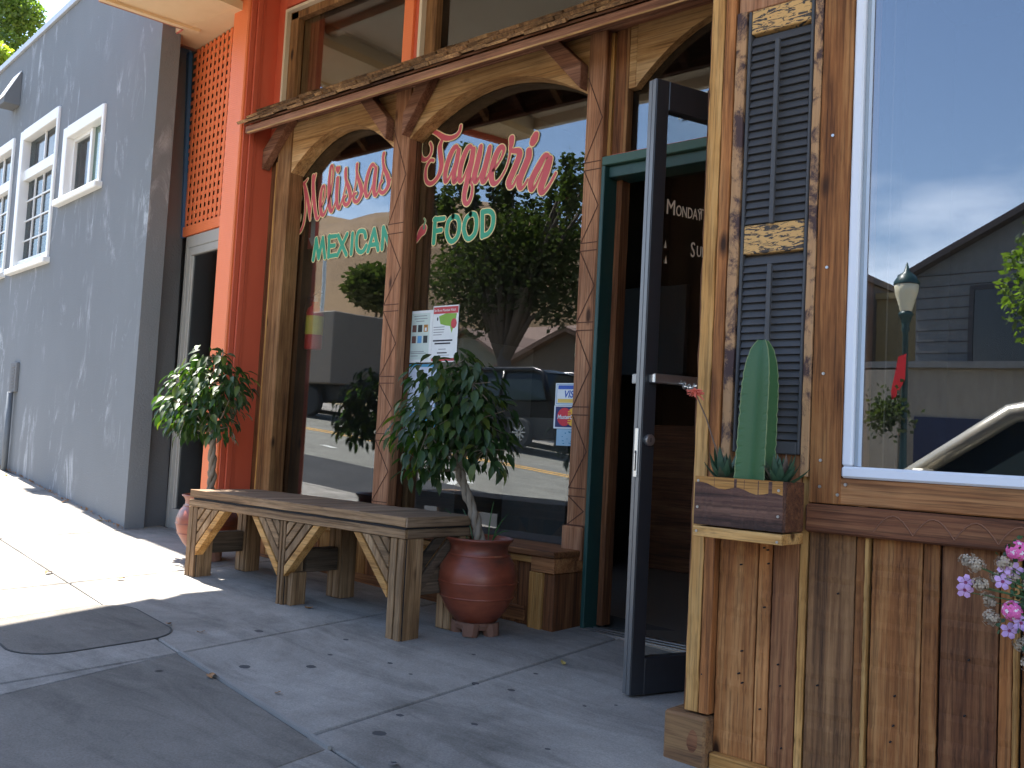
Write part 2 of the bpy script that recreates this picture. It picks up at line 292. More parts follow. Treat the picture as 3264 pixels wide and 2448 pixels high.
def build(name, mb, mat, parent=None, smooth=False, bev=0, label=None, cat=None, group=None, kind=None, origin=None):
    off = wloc(parent) if parent is not None else Vector(origin or (0, 0, 0))
    M = mb.M; vs = [(M @ Vector(v) if M else Vector(v))-off for v in mb.v]
    me = bpy.data.meshes.new(name); me.from_pydata(vs, [], mb.f); me.update()
    if smooth: me.polygons.foreach_set('use_smooth', [True]*len(me.polygons))
    me.materials.append(mat); o = bpy.data.objects.new(name, me); COL.objects.link(o)
    if parent is not None: o.parent = parent
    else: o.location = off
    if bev: b = o.modifiers.new('bevel', 'BEVEL'); b.width = bev; b.segments = 1; b.limit_method = 'ANGLE'
    tagp(o, label, cat, group, kind); return o
def bx(name, mat, parent, x0, x1, y0, y1, z0, z1, bev=.003, M=None, **k): return build(name, MB(M).box(x0, x1, y0, y1, z0, z1), mat, parent, bev=bev, **k)
def inst(name, me, mat4, parent):
    o = bpy.data.objects.new(name, me); COL.objects.link(o); o.parent = parent; o.matrix_local = Matrix.Translation(-wloc(parent)) @ mat4; return o
def plank(name, mat, parent, x0, x1, y0, y1, z0, z1, axis=2, n=22, wob=.0035, seed=0, **k):   # board with slightly wavy sawn edges
    rnd = random.Random(seed or (hash((round(x0, 3), round(z0, 3))) & 0xffff)); mb = MB(); L0, L1 = (z0, z1) if axis == 2 else (x0, x1)
    for i in range(n+1):
        t = L0+(L1-L0)*i/n; a = rnd.uniform(-wob, wob)*.5; b_ = rnd.uniform(-wob, wob)*.5; dy = rnd.uniform(-.0015, .0015)
        if axis == 2: mb.v += [(x0+.0004+abs(a), y0+dy, t), (x1-.0004-abs(b_), y0+dy, t), (x1-.0004-abs(b_), y1, t), (x0+.0004+abs(a), y1, t)]
        else: mb.v += [(t, y0+dy, z0+.001+abs(a)), (t, y0+dy, z1-.001-abs(b_)), (t, y1, z1-.001-abs(b_)), (t, y1, z0+.001+abs(a))]
    for i in range(n):
        o = i*4
        for j in range(4): mb.f.append((o+j, o+(j+1) % 4, o+4+(j+1) % 4, o+4+j))
    mb.f += [(3, 2, 1, 0), tuple(n*4+j for j in range(4))]
    return build(name, mb, mat, parent, bev=.0015, **k)
def textobj(name, s, size, mat, parent, at, xd=(1, 0, 0), zd=(0, 0, 1), shear=0, align='LEFT', sx=1, off=0, ext=.0006):
    cu = bpy.data.curves.new(name, 'FONT'); cu.body = s; cu.size = size; cu.shear = shear; cu.align_x = align; cu.extrude = ext; cu.resolution_u = 3; cu.offset = off
    t = bpy.data.objects.new(name+'_tmp', cu); COL.objects.link(t); dg = bpy.context.evaluated_depsgraph_get(); me = bpy.data.meshes.new_from_object(t.evaluated_get(dg)); bpy.data.objects.remove(t)
    X = Vector(xd).normalized(); Z = Vector(zd).normalized(); N = X.cross(Z); m = Matrix((X*sx, Z, N)).transposed().to_4x4(); m.translation = Vector(at)-(wloc(parent) if parent else Vector())
    me.transform(m); me.materials.clear(); me.materials.append(mat); o = bpy.data.objects.new(name, me); COL.objects.link(o)
    if parent: o.parent = parent
    return o
def smoothpts(p, w, k=5):
    out = []; n = len(p)
    for i in range(n-1):
        a, b, c, d = p[max(i-1, 0)], p[i], p[i+1], p[min(i+2, n-1)]
        for j in range(k):
            t = j/k; q = [.5*((2*b[m])+(-a[m]+c[m])*t+(2*a[m]-5*b[m]+4*c[m]-d[m])*t*t+(-a[m]+3*b[m]-3*c[m]+d[m])*t**3) for m in (0, 1)]
            out.append((q[0], q[1], w[i]+(w[i+1]-w[i])*t))
    out.append((p[-1][0], p[-1][1], w[-1])); return out
def ribbon(mb, pts, y, extra, th=.00025, ncap=7):      # brush stroke in the glass plane with rounded ends
    k = len(pts); Lf, Rt = [], []
    for i, (x, z, w) in enumerate(pts):
        a = pts[max(i-1, 0)]; b = pts[min(i+1, k-1)]; dx, dz = b[0]-a[0], b[1]-a[1]; ln = sqrt(dx*dx+dz*dz) or 1; nx, nz_ = -dz/ln, dx/ln; h = w/2+extra
        Lf.append((x+nx*h, z+nz_*h)); Rt.append((x-nx*h, z-nz_*h))
    o = len(mb.v); mb.v += [(x, y, z) for x, z in Lf]+[(x, y, z) for x, z in Rt]
    mb.f += [(o+i, o+i+1, o+k+i+1, o+k+i) for i in range(k-1)]
    for e, sgn in ((0, -1), (k-1, 1)):
        x, z, w = pts[e]; h = w/2+extra; a = pts[0] if e == 0 else pts[k-2]; b = pts[1] if e == 0 else pts[k-1]; an = math.atan2(b[1]-a[1], b[0]-a[0]); o = len(mb.v)
        ring = [(x+h*cos(an+sgn*(pi/2)-sgn*pi*j/ncap if sgn > 0 else an+pi/2+pi*j/ncap), y, z+h*sin(an+sgn*(pi/2)-sgn*pi*j/ncap if sgn > 0 else an+pi/2+pi*j/ncap)) for j in range(ncap+1)]
        mb.v += ring; mb.f.append(tuple(range(o, o+ncap+1)))

# frame of the grey house and the alley door, turned 7 degrees from the shopfront: (along wall, out to street, up)
GC = Vector((-6.567, -.407, 0)); GA = radians(-6.964)
GM = Matrix(((cos(GA), sin(GA), 0, GC.x), (sin(GA), -cos(GA), 0, GC.y), (0, 0, 1, 0), (0, 0, 0, 1)))
def gw(s, n, z=0): return GM @ Vector((s, n, z))

# ------------------------------------------------------------------ ground
def sheet(name, xs, ys, zf, mat, **k):
    mb = MB(); nx, ny = len(xs), len(ys); mb.v = [(x, y, zf(x, y)) for y in ys for x in xs]
    mb.f = [(j*nx+i, j*nx+i+1, (j+1)*nx+i+1, (j+1)*nx+i) for j in range(ny-1) for i in range(nx-1)]; return build(name, mb, mat, **k)
def rng(a, b, st): n = max(1, round((b-a)/st)); return [a+(b-a)*i/n for i in range(n+1)]
XS = rng(-60, -10, 2)+rng(-9.5, -3, .5)+rng(-2, 40, 2)
CURB_Y = -3.15; FAR_Y = -14.2
walk = sheet('sidewalk', XS, [CURB_Y+.15, -2, -1, 0, .4], lambda x, y: gz(x, y)-.012, JOINT, kind='structure')
def slab(poly, mat, name='paving_slab', top=0., th=.05, par=None, bev=.006, sub=1, label=None):
    mb = MB().prism(poly, 0, 1, lambda p, e: (p[0], p[1], gz(p[0], p[1])+top-th*(1-e))); return build(name, mb, mat, par or walk, bev=bev, label=label)
def cutrect(x0, x1, y0, y1): return [(x0, y0), (x1, y0), (x1, y1), (x0, y1)]
g = .005
xc = [-24, -21.5, -19, -16.5, -14, -12, -10, -8.3, -6.52]
for i in range(len(xc)-1):
    for y0, y1 in ((CURB_Y+.15, -1.72), (-1.72, -.1)): slab(cutrect(xc[i]+g, xc[i+1]-g, y0+g, y1-g), CONC)
# slabs before the shopfront; joints lean as in the old pavement
jx = [(-6.52, -6.52), (-5.0, -5.04), (-3.51, -3.62), (-2.45, -2.60), (-1.0, -1.1), (.5, .45), (2.0, 1.95), (3.5, 3.5)]
def yl(x): return -1.715-.153*(x+3.516)
for i in range(len(jx)-1):
    a, b = jx[i], jx[i+1]
    slab([(a[0]+g, yl(a[0])+g), (b[0]-g, yl(b[0])+g), (b[1]-g, .05), (a[1]+g, .05)], CONC)
    if i == 1: slab([(a[0]+g, CURB_Y+.155), (-3.512, CURB_Y+.155), (-3.512, yl(-3.512)-g), (a[0]+g, yl(a[0])-g)], CONC)
    elif i != 2: slab([(a[0]+g, CURB_Y+.155), (b[0]-g, CURB_Y+.155), (b[0]-g, yl(b[0])-g), (a[0]+g, yl(a[0])-g)], CONC)
slab([(-3.28, CURB_Y+.155), (-2.19, CURB_Y+.155), (-2.32, -1.915), (-3.50, -1.73)], CONCD, 'utility_cover', .003, label='large dark square concrete cover set in the pavement')
slab([(-3.503, CURB_Y+.155), (-3.29, CURB_Y+.155), (-3.503, -1.76)], CONC)
rp = []
for cx_, cy_, q0 in ((-3.755-.17, -1.545-.17, 0), (-4.45+.17, -1.50-.17, 90), (-4.42+.17, -2.17+.17, 180), (-3.755-.17, -2.21+.17, 270)):
    for k in range(7): q = radians(q0+15*k); rp.append((cx_+.17*cos(q), cy_+.17*sin(q)))
cov = build('utility_cover', MB().prism(rp, 0, 1, lambda p, e: (p[0], p[1], gz(*p)+.0035-.05*(1-e))), CONCD, walk, bev=.004, label='dark concrete cover with rounded corners')
rim = MB()
for i in range(len(rp)):
    a, b = rp[i], rp[(i+1) % len(rp)]; rim.bar((a[0], a[1], gz(*a)+.001), (b[0], b[1], gz(*b)+.001), .009, .0045)
build('cover_rim', rim, JOINT, walk)
for (x, y) in ((-2.62, -2.12), (-3.05, -2.1)): pass
build('cover_rim', MB().bar((-3.50, -1.722, gz(-3.5, -1.72)+.004), (-2.32, -1.905, gz(-2.32, -1.9)+.004), .012, .014), plain('pale_joint', (.25, .24, .225), .9), walk)
gs = MB(); rnd = random.Random(17)
for x, y, r in [(-3.625, -1.273, .02), (-3.197, -1.624, .022), (-3.052, -1.422, .02), (-2.33, -1.70, .022), (-2.372, -1.021, .014), (-2.418, -1.533, .013), (-3.327, -2.163, .018), (-2.2, -1.4, .012)]+[(rnd.uniform(-3.4, -1.7), rnd.uniform(-2.6, -.7), rnd.uniform(.006, .014)) for _ in range(18)]:
    a = rnd.uniform(0, 6); gs.prism([(x+r*(1+.3*rnd.random())*cos(2*pi*j/9+a), y+r*.75*(1+.4*rnd.random())*sin(2*pi*j/9+a)) for j in range(9)], 0, 1, lambda p, e: (p[0], p[1], gz(*p)+.0045*e-.004))
build('gum_spot', gs, plain('old_gum', (.05, .05, .052), .8), walk, kind='stuff')
mb = MB()
for a, b in zip(XS[:-1], XS[1:]): mb.prism([(CURB_Y, -.25), (CURB_Y+.15, -.25), (CURB_Y+.15, 0.002), (CURB_Y+.02, 0.002), (CURB_Y, -.015)], a, b, lambda p, e: (e, p[0], gz(e, p[0])+p[1]))
build('kerb', mb, CONC, kind='structure')
sheet('road', XS, [FAR_Y, -12, -10, -8, -6.0], road_z, ASPH, kind='structure')
sheet('shade_toned_lane', XS, [-6.0, -5, -4, CURB_Y], lambda x, y: road_z(x, y), ASPH_SHADE, kind='structure')  # asphalt coloured dark in place of shade on the near side of the road
LINEY = plain('road_paint_orange', (.62, .33, .05), .7); LINEW = plain('road_paint_white', (.6, .6, .56), .7)
for y in (-9.75, -9.5): sheet('road_line', XS, [y-.06, y+.06], lambda x, y: road_z(x, y)+.004, LINEY, kind='structure')
for x, y, ln, ang in ((-10.6, -6.6, 1.3, .15), (-10.2, -6.35, .9, .9), (-14.6, -7.4, .5, .2)):
    mbr = MB(); c, s_ = cos(ang), sin(ang); P = [(-ln/2, -.07), (ln/2, -.07), (ln/2, .07), (-ln/2, .07)]
    mbr.v = [(x+p[0]*c-p[1]*s_, y+p[0]*s_+p[1]*c, road_z(x+p[0]*c-p[1]*s_, y+p[0]*s_+p[1]*c)+.004) for p in P]; mbr.f = [(0, 1, 2, 3)]
    build('road_arrow', mbr, LINEW, kind='structure')
sheet('far_sidewalk', XS, [-18.5, -16, FAR_Y], lambda x, y: road_z(x, FAR_Y)+.13, CONC, kind='structure')
GROUND = concrete('dry_ground', (.20, .16, .09), (.30, .24, .13), False)
def terr(x, y):
    z = base(x)-.45
    if y < -18: z = road_z(x, -14)-.05+max(0, -24-y)*.10
    return z
sheet('ground', rng(-400, -60, 20)+XS[1:-1]+rng(40, 300, 20), rng(-110, -18.5, 4)+[-16, -3.3, .35, 3, 8]+rng(12, 200, 12), terr, GROUND, kind='structure')
def hillz(x, y):
    d = max(0, -y-60); r = 78*(1-math.exp(-(d/75)**2)); r *= .80+.30*noise.noise(Vector((x*.006, y*.006, 3.1)))+.10*noise.noise(Vector((x*.03, y*.03, 1)))
    w = min(1, max(0, (-x-105)/95)); w = w*w*(3-2*w)
    return terr(0, max(y, -60))-2+r*w*(1-.0008*min(0, x+120))
HILLM, n, l, b = newmat('dry_grass_hill'); v, raw = objco(n, l, (.02, .02, .05), False); q = tex_noise(n, l, v, 1.4, 8, .7); rr = ramp(n, [(.42, (.20, .125, .06)), (.6, (.15, .095, .05)), (.68, (.05, .05, .028))]); l(q, rr.inputs['Fac']); l(rr.outputs[0], b.inputs['Base Color']); b.inputs['Roughness'].default_value = .95
sheet('hills', rng(-420, 160, 12), rng(-330, -55, 11), hillz, HILLM, kind='structure', )
# lettering traced in metres on the glass: brush strokes (x, z) with relative widths
TAQ= [([(-4.2072, 1.7802), (-4.1926, 1.7534), (-4.1932, 1.7194), (-4.2149, 1.6913), (-4.2488, 1.6835), (-4.2784, 1.7038), (-4.2917, 1.7452), (-4.286, 1.7935), (-4.2644, 1.8266), (-4.2314, 1.8468), (-4.1938, 1.85), (-4.1512, 1.8298), (-4.1085, 1.803), (-4.0704, 1.7868), (-4.0301, 1.7813), (-3.988, 1.7883), (-3.9623, 1.8099), (-3.9555, 1.8395)], [0.5, 0.6, 0.6, 0.6, 0.75, 0.8, 0.75, 0.6, 0.6, 0.65, 0.7, 0.8, 1, 1, 0.8, 0.7, 0.65, 0.6]), ([(-4.1054, 1.7813), (-4.1207, 1.7463), (-4.1133, 1.6968), (-4.1005, 1.6467), (-4.104, 1.5993), (-4.1256, 1.5592), (-4.1607, 1.5329), (-4.1946, 1.5305), (-4.2225, 1.5514), (-4.2326, 1.5893), (-4.2293, 1.6327), (-4.2122, 1.6592), (-4.1914, 1.673), (-4.1705, 1.6673)], [0.6, 1, 1.1, 1.1, 1.0, 0.8, 0.8, 0.8, 0.75, 0.7, 0.6, 0.6, 0.6, 0.6]), ([(-3.965, 1.7037), (-3.9827, 1.7209), (-4.0047, 1.7103), (-4.0301, 1.6739), (-4.0507, 1.6247), (-4.0628, 1.5692), (-4.0577, 1.5232), (-4.0364, 1.5297), (-4.0042, 1.5796), (-3.9768, 1.6465), (-3.9641, 1.6918)], [0.5, 0.8, 1, 1.1, 1.1, 1, 0.8, 0.5, 0.4, 0.4, 0.5]), ([(-3.9597, 1.6934), (-3.9745, 1.6177), (-3.9894, 1.5584), (-3.9858, 1.513), (-3.9666, 1.5173), (-3.9446, 1.5519)], [1, 1.1, 1.1, 1, 0.6, 0.4]), ([(-3.8481, 1.6845), (-3.8705, 1.7036), (-3.8947, 1.6875), (-3.9194, 1.6421), (-3.9381, 1.5838), (-3.9404, 1.5136), (-3.9177, 1.5127), (-3.8911, 1.558), (-3.864, 1.6193), (-3.8491, 1.673)], [0.5, 0.8, 1, 1.1, 1.1, 0.9, 0.5, 0.4, 0.4, 0.5]), ([(-3.8413, 1.6787), (-3.8517, 1.6081), (-3.8684, 1.536), (-3.8855, 1.4684), (-3.8947, 1.423), (-3.8882, 1.3802), (-3.868, 1.366), (-3.846, 1.3841), (-3.8326, 1.424), (-3.8333, 1.4659), (-3.8477, 1.4888), (-3.83, 1.5304)], [1.1, 1.2, 1.2, 1.1, 1, 0.9, 0.8, 0.7, 0.6, 0.5, 0.4, 0.4]), ([(-3.7824, 1.6876), (-3.7913, 1.6404), (-3.8082, 1.5735), (-3.821, 1.5198), (-3.8111, 1.4882), (-3.7927, 1.4926), (-3.7651, 1.5393), (-3.7387, 1.5997), (-3.7186, 1.6609)], [0.9, 1.2, 1.2, 1.2, 1, 0.5, 0.4, 0.4, 0.4]), ([(-3.712, 1.6713), (-3.7245, 1.6159), (-3.7415, 1.5542), (-3.7548, 1.5009), (-3.7482, 1.4793), (-3.7288, 1.4835), (-3.7053, 1.5212)], [0.9, 1.2, 1.2, 1.2, 1, 0.5, 0.4]), ([(-3.6786, 1.531), (-3.6446, 1.5623), (-3.6118, 1.607), (-3.6024, 1.6418), (-3.6203, 1.6583), (-3.6416, 1.6459), (-3.6659, 1.6066), (-3.6833, 1.5545), (-3.6888, 1.5051), (-3.6735, 1.4619), (-3.6489, 1.4562), (-3.6147, 1.4807), (-3.5795, 1.5297), (-3.5583, 1.5895), (-3.5532, 1.6337)], [0.4, 0.4, 0.5, 0.7, 0.9, 1.1, 1.2, 1.2, 1.2, 1, 0.7, 0.45, 0.4, 0.4, 0.5]), ([(-3.548, 1.6936), (-3.5477, 1.6643), (-3.5533, 1.636), (-3.536, 1.6228), (-3.4946, 1.6151), (-3.4816, 1.5951), (-3.5013, 1.5447), (-3.5296, 1.4908), (-3.5519, 1.4493), (-3.5424, 1.422), (-3.5191, 1.4245), (-3.4904, 1.4717)], [1.2, 1, 0.7, 0.8, 1, 1.2, 1.2, 1.2, 1.2, 1, 0.5, 0.4]), ([(-3.416, 1.6014), (-3.4157, 1.5713), (-3.434, 1.5299), (-3.4593, 1.4805), (-3.4751, 1.434), (-3.4627, 1.4047), (-3.4428, 1.4073), (-3.4138, 1.443)], [1.2, 1.3, 1.3, 1.3, 1.2, 1, 0.5, 0.4]), ([(-3.3732, 1.6812), (-3.3822, 1.6629), (-3.3907, 1.6467)], [1.3, 1.6, 1.3]), ([(-3.2636, 1.534), (-3.2843, 1.5569), (-3.306, 1.5516), (-3.3367, 1.5106), (-3.3674, 1.467), (-3.3897, 1.4219), (-3.3844, 1.3852), (-3.366, 1.388), (-3.3395, 1.428), (-3.3046, 1.4882), (-3.2749, 1.5402)], [0.5, 0.8, 1, 1.2, 1.2, 1.2, 1, 0.5, 0.4, 0.4, 0.5]), ([(-3.2625, 1.5339), (-3.2806, 1.4759), (-3.3031, 1.4228), (-3.3173, 1.3856), (-3.3083, 1.3592), (-3.2881, 1.3621), (-3.2597, 1.3907), (-3.2372, 1.422), (-3.2189, 1.4495)], [1.1, 1.3, 1.3, 1.3, 1.1, 0.6, 0.5, 0.5, 0.5])]
MEL= [([(-5.4713, 1.6219), (-5.4728, 1.5885), (-5.4932, 1.5574), (-5.5209, 1.5449), (-5.544, 1.5657), (-5.5547, 1.6029), (-5.5495, 1.6382), (-5.5273, 1.6731), (-5.4862, 1.6993), (-5.4393, 1.7106), (-5.4069, 1.7336)], [0.5, 0.5, 0.6, 0.7, 0.8, 0.75, 0.65, 0.6, 0.6, 0.7, 0.35]), ([(-5.445, 1.7035), (-5.418, 1.6484), (-5.3888, 1.5777), (-5.3664, 1.5044), (-5.3525, 1.4441)], [0.9, 1.1, 1.1, 1.0, 0.5]), ([(-5.3525, 1.4441), (-5.3499, 1.5258), (-5.3433, 1.611), (-5.3359, 1.6882), (-5.3209, 1.7526)], [0.35, 0.4, 0.4, 0.5, 0.5]), ([(-5.3463, 1.7445), (-5.3402, 1.6692), (-5.3262, 1.597), (-5.3052, 1.5164), (-5.2793, 1.4473), (-5.2575, 1.4448), (-5.2405, 1.4698)], [1.0, 1.2, 1.2, 1.1, 1.0, 0.6, 0.4]), ([(-5.4361, 1.6627), (-5.4212, 1.6015), (-5.4106, 1.5215), (-5.4187, 1.4321), (-5.4449, 1.38), (-5.4829, 1.3635), (-5.5213, 1.3842), (-5.542, 1.4302), (-5.5395, 1.4776), (-5.5165, 1.5047), (-5.4843, 1.506), (-5.4679, 1.485), (-5.467, 1.4534), (-5.4767, 1.4367)], [0.5, 0.5, 0.55, 0.65, 0.7, 0.75, 0.75, 0.7, 0.65, 0.6, 0.6, 0.6, 0.5, 0.5]), ([(-5.2346, 1.5193), (-5.2139, 1.5553), (-5.2052, 1.6004), (-5.2146, 1.65), (-5.232, 1.6582), (-5.2457, 1.6252), (-5.2507, 1.5678), (-5.2423, 1.5048), (-5.2227, 1.4639), (-5.2011, 1.4613), (-5.1816, 1.4897), (-5.1654, 1.5261)], [0.4, 0.4, 0.5, 0.6, 0.7, 0.9, 1.1, 1.1, 1, 0.8, 0.5, 0.4]), ([(-5.1654, 1.5261), (-5.1451, 1.5925), (-5.1329, 1.6789), (-5.1326, 1.7518), (-5.1436, 1.7834), (-5.1594, 1.7789), (-5.1656, 1.7221), (-5.1656, 1.6451), (-5.1576, 1.5673), (-5.1428, 1.5003), (-5.1241, 1.4751), (-5.1075, 1.4883), (-5.0881, 1.5316)], [0.4, 0.4, 0.45, 0.5, 0.6, 0.7, 0.9, 1.1, 1.2, 1.2, 1, 0.6, 0.4]), ([(-5.0784, 1.6884), (-5.0788, 1.6331), (-5.077, 1.5682), (-5.0663, 1.5098), (-5.045, 1.4863), (-5.0285, 1.5089), (-5.0131, 1.5485)], [1.1, 1.2, 1.2, 1.1, 0.9, 0.5, 0.4]), ([(-5.0933, 1.7593), (-5.0859, 1.7448), (-5.0801, 1.7287)], [1.0, 1.0, 0.4]), ([(-5.0736, 1.7574), (-5.0769, 1.7434), (-5.0801, 1.7287)], [1.0, 1.0, 0.4]), ([(-5.0171, 1.5301), (-5.0, 1.592), (-4.9869, 1.6657), (-4.993, 1.7158), (-4.9989, 1.7393)], [0.4, 0.4, 0.4, 0.6, 0.9]), ([(-4.9989, 1.7393), (-5.001, 1.7018), (-4.9828, 1.6538), (-4.9511, 1.5967), (-4.9349, 1.5495), (-4.9458, 1.5135), (-4.9732, 1.4981), (-5.0, 1.5166), (-4.9997, 1.5486), (-4.9833, 1.5597)], [0.9, 0.7, 0.9, 1.2, 1.2, 1, 0.9, 0.8, 0.6, 0.6]), ([(-4.9436, 1.5207), (-4.9095, 1.5537), (-4.8901, 1.6183), (-4.8838, 1.6996), (-4.8845, 1.7483)], [0.4, 0.4, 0.4, 0.5, 0.9]), ([(-4.8849, 1.7521), (-4.8845, 1.7072), (-4.8657, 1.6596), (-4.8384, 1.6111), (-4.8237, 1.5646), (-4.8386, 1.5258), (-4.8677, 1.5054), (-4.8965, 1.5202), (-4.8979, 1.5521), (-4.879, 1.5627)], [0.9, 0.7, 0.9, 1.2, 1.2, 1, 0.9, 0.8, 0.6, 0.6]), ([(-4.8361, 1.5291), (-4.8059, 1.5659)], [0.4, 0.4]), ([(-4.6998, 1.7059), (-4.7308, 1.7288), (-4.7572, 1.7008), (-4.7784, 1.643), (-4.7889, 1.578), (-4.77, 1.5284), (-4.7424, 1.5441), (-4.7116, 1.6114), (-4.6964, 1.6861)], [0.5, 0.8, 1, 1.1, 1.1, 0.9, 0.5, 0.4, 0.5]), ([(-4.6949, 1.6969), (-4.7011, 1.6319), (-4.7032, 1.5663), (-4.6871, 1.5258), (-4.6638, 1.5391), (-4.6395, 1.6012), (-4.6236, 1.6916), (-4.6232, 1.7407)], [1.1, 1.2, 1.2, 1, 0.5, 0.4, 0.4, 0.5]), ([(-4.6271, 1.7823), (-4.6315, 1.742), (-4.6124, 1.6845), (-4.5778, 1.6304), (-4.5633, 1.585), (-4.58, 1.5495), (-4.6143, 1.5297), (-4.6468, 1.5488), (-4.6465, 1.5886), (-4.6272, 1.6076)], [0.9, 0.7, 0.9, 1.2, 1.2, 1, 0.9, 0.8, 0.6, 0.6]), ([(-4.5784, 1.5493), (-4.5571, 1.5788), (-4.544, 1.6093)], [0.5, 0.4, 0.3])]
MEX= [[(-5.2862, 1.1621), (-5.2672, 1.303)], [(-5.2672, 1.303), (-5.2284, 1.1686)], [(-5.2284, 1.1686), (-5.1968, 1.3035)], [(-5.1968, 1.3035), (-5.1614, 1.1665)], [(-5.1279, 1.3079), (-5.1223, 1.1668)], [(-5.1321, 1.3026), (-5.0587, 1.3007)], [(-5.122, 1.2389), (-5.0672, 1.2393)], [(-5.1228, 1.1714), (-5.0487, 1.1734)], [(-5.0353, 1.3021), (-4.9372, 1.1652)], [(-4.9421, 1.3017), (-5.0307, 1.1699)], [(-4.8874, 1.2997), (-4.8886, 1.1664)], [(-4.7546, 1.2619), (-4.769, 1.2964), (-4.7978, 1.3068), (-4.8308, 1.2993), (-4.8428, 1.2488), (-4.832, 1.1962), (-4.8015, 1.1713), (-4.7685, 1.1756), (-4.7437, 1.2061)], [(-4.7235, 1.1677), (-4.6762, 1.3047)], [(-4.6762, 1.3047), (-4.6255, 1.1676)], [(-4.7107, 1.2065), (-4.6345, 1.2063)], [(-4.5881, 1.1695), (-4.5873, 1.3058)], [(-4.5873, 1.3058), (-4.5139, 1.1696)], [(-4.5139, 1.1696), (-4.513, 1.3048)]]
FOOD= [[(-4.1251, 1.3075), (-4.1266, 1.1621)], [(-4.1315, 1.3034), (-4.0511, 1.3013)], [(-4.1237, 1.2333), (-4.0689, 1.2346)], [(-3.9757, 1.3043), (-4.0129, 1.278), (-4.0212, 1.2176), (-3.9975, 1.1681), (-3.9641, 1.1577), (-3.9277, 1.189), (-3.9209, 1.2489), (-3.9392, 1.293), (-3.9757, 1.3043)], [(-3.8346, 1.3017), (-3.8705, 1.2758), (-3.8822, 1.2214), (-3.859, 1.168), (-3.8269, 1.1601), (-3.7915, 1.1886), (-3.7835, 1.2474), (-3.7994, 1.2929), (-3.8346, 1.3017)], [(-3.7413, 1.3043), (-3.7337, 1.1606)], [(-3.7412, 1.3029), (-3.6859, 1.2999), (-3.6564, 1.2692), (-3.6582, 1.2106), (-3.6887, 1.1732), (-3.7339, 1.1643)]]
CHI= ([(-4.22, 1.2605), (-4.2294, 1.2494), (-4.2487, 1.2321), (-4.2673, 1.205), (-4.2863, 1.1827)], [2.2, 2.6, 2.0, 1.2, 0.7])
STM= ([(-4.2217, 1.3211), (-4.2098, 1.3028), (-4.2184, 1.282), (-4.2186, 1.2603)], [0.5, 0.6, 0.7, 1.1])
FASB = paint('brown_fascia_paint', (.36, .15, .09), .6)
# ------------------------------------------------------------------ grey stucco house on the left
gh = emp('stucco_building', 'grey blue stucco building with white framed windows at the corner', 'building', gw(0, 0, -.75))
ZT = 3.74
wins = [(-2.10, -1.08, 1.93, 2.58), (-3.50, -2.31, 1.45, 2.84), (-4.95, -3.76, 1.45, 2.84)]
mb = MB(GM); cuts = [-12.0]
for w in reversed(wins): cuts += [w[0], w[1]]
cuts += [0.0]
for i in range(len(cuts)-1):
    a, b_ = cuts[i], cuts[i+1]; w = [q for q in wins if abs(q[0]-a) < 1e-6]
    for z0, z1 in ([(-1.2, w[0][2]), (w[0][3], ZT)] if w else [(-1.2, ZT)]): mb.box(a, b_, -.14, 0, z0, z1)
build('wall', mb, STUCCO, gh)
mb = MB(GM); lv_ = [(-1.2, -.02, -.10, -.10), (-.7, -.02, -.10, -.10), (1.42, -.06, -.09, -.175), (2.5, -.15, -.04, -.28), (2.8, -.23, -.018, -.32), (ZT-.002, -.26, -.018, -.36)]
for z, sm, nm_, sb in lv_: mb.v += [(-.001, -.002, z), (sm, nm_, z), (sb, -.335, z), (sb-.1, -.40, z), (-.9, -.40, z)]
for k in range(len(lv_)-1): mb.f += [(k*5+j, k*5+j+1, k*5+j+6, k*5+j+5) for j in range(4)]
build('return_wall', mb, STUCCO_SHADE, gh)
build('rear_wall', MB(GM).box(-12, -.7, -7, -6.8, -1.2, ZT), STUCCO_SHADE, gh); build('rear_wall', MB(GM).box(-12, -11.8, -6.8, -.15, -1.2, ZT), STUCCO_SHADE, gh)
build('roof', MB(GM).box(-12, -.1, -6.9, -.16, ZT-.15, ZT-.08), plain('roof_felt', (.12, .12, .12), .9), gh)
bx('roof_edge', paint('metal_drip_edge', (.40, .42, .45), .4), gh, -12.05, .01, -.16, .025, ZT-.005, ZT+.055, M=GM)
build('blue_strip', MB(GM).prism([(-.235, 1.42), (-.15, 1.42), (-.265, 2.885), (-.36, 2.885)], -.345, -.318, lambda p, e: (p[0], e, p[1])), BLUEP, gh)
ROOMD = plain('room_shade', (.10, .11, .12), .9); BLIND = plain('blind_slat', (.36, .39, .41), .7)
build('room_backing', MB(GM).box(-5.1, -1.0, -.75, -.72, 1.3, 3.0), ROOMD, gh)
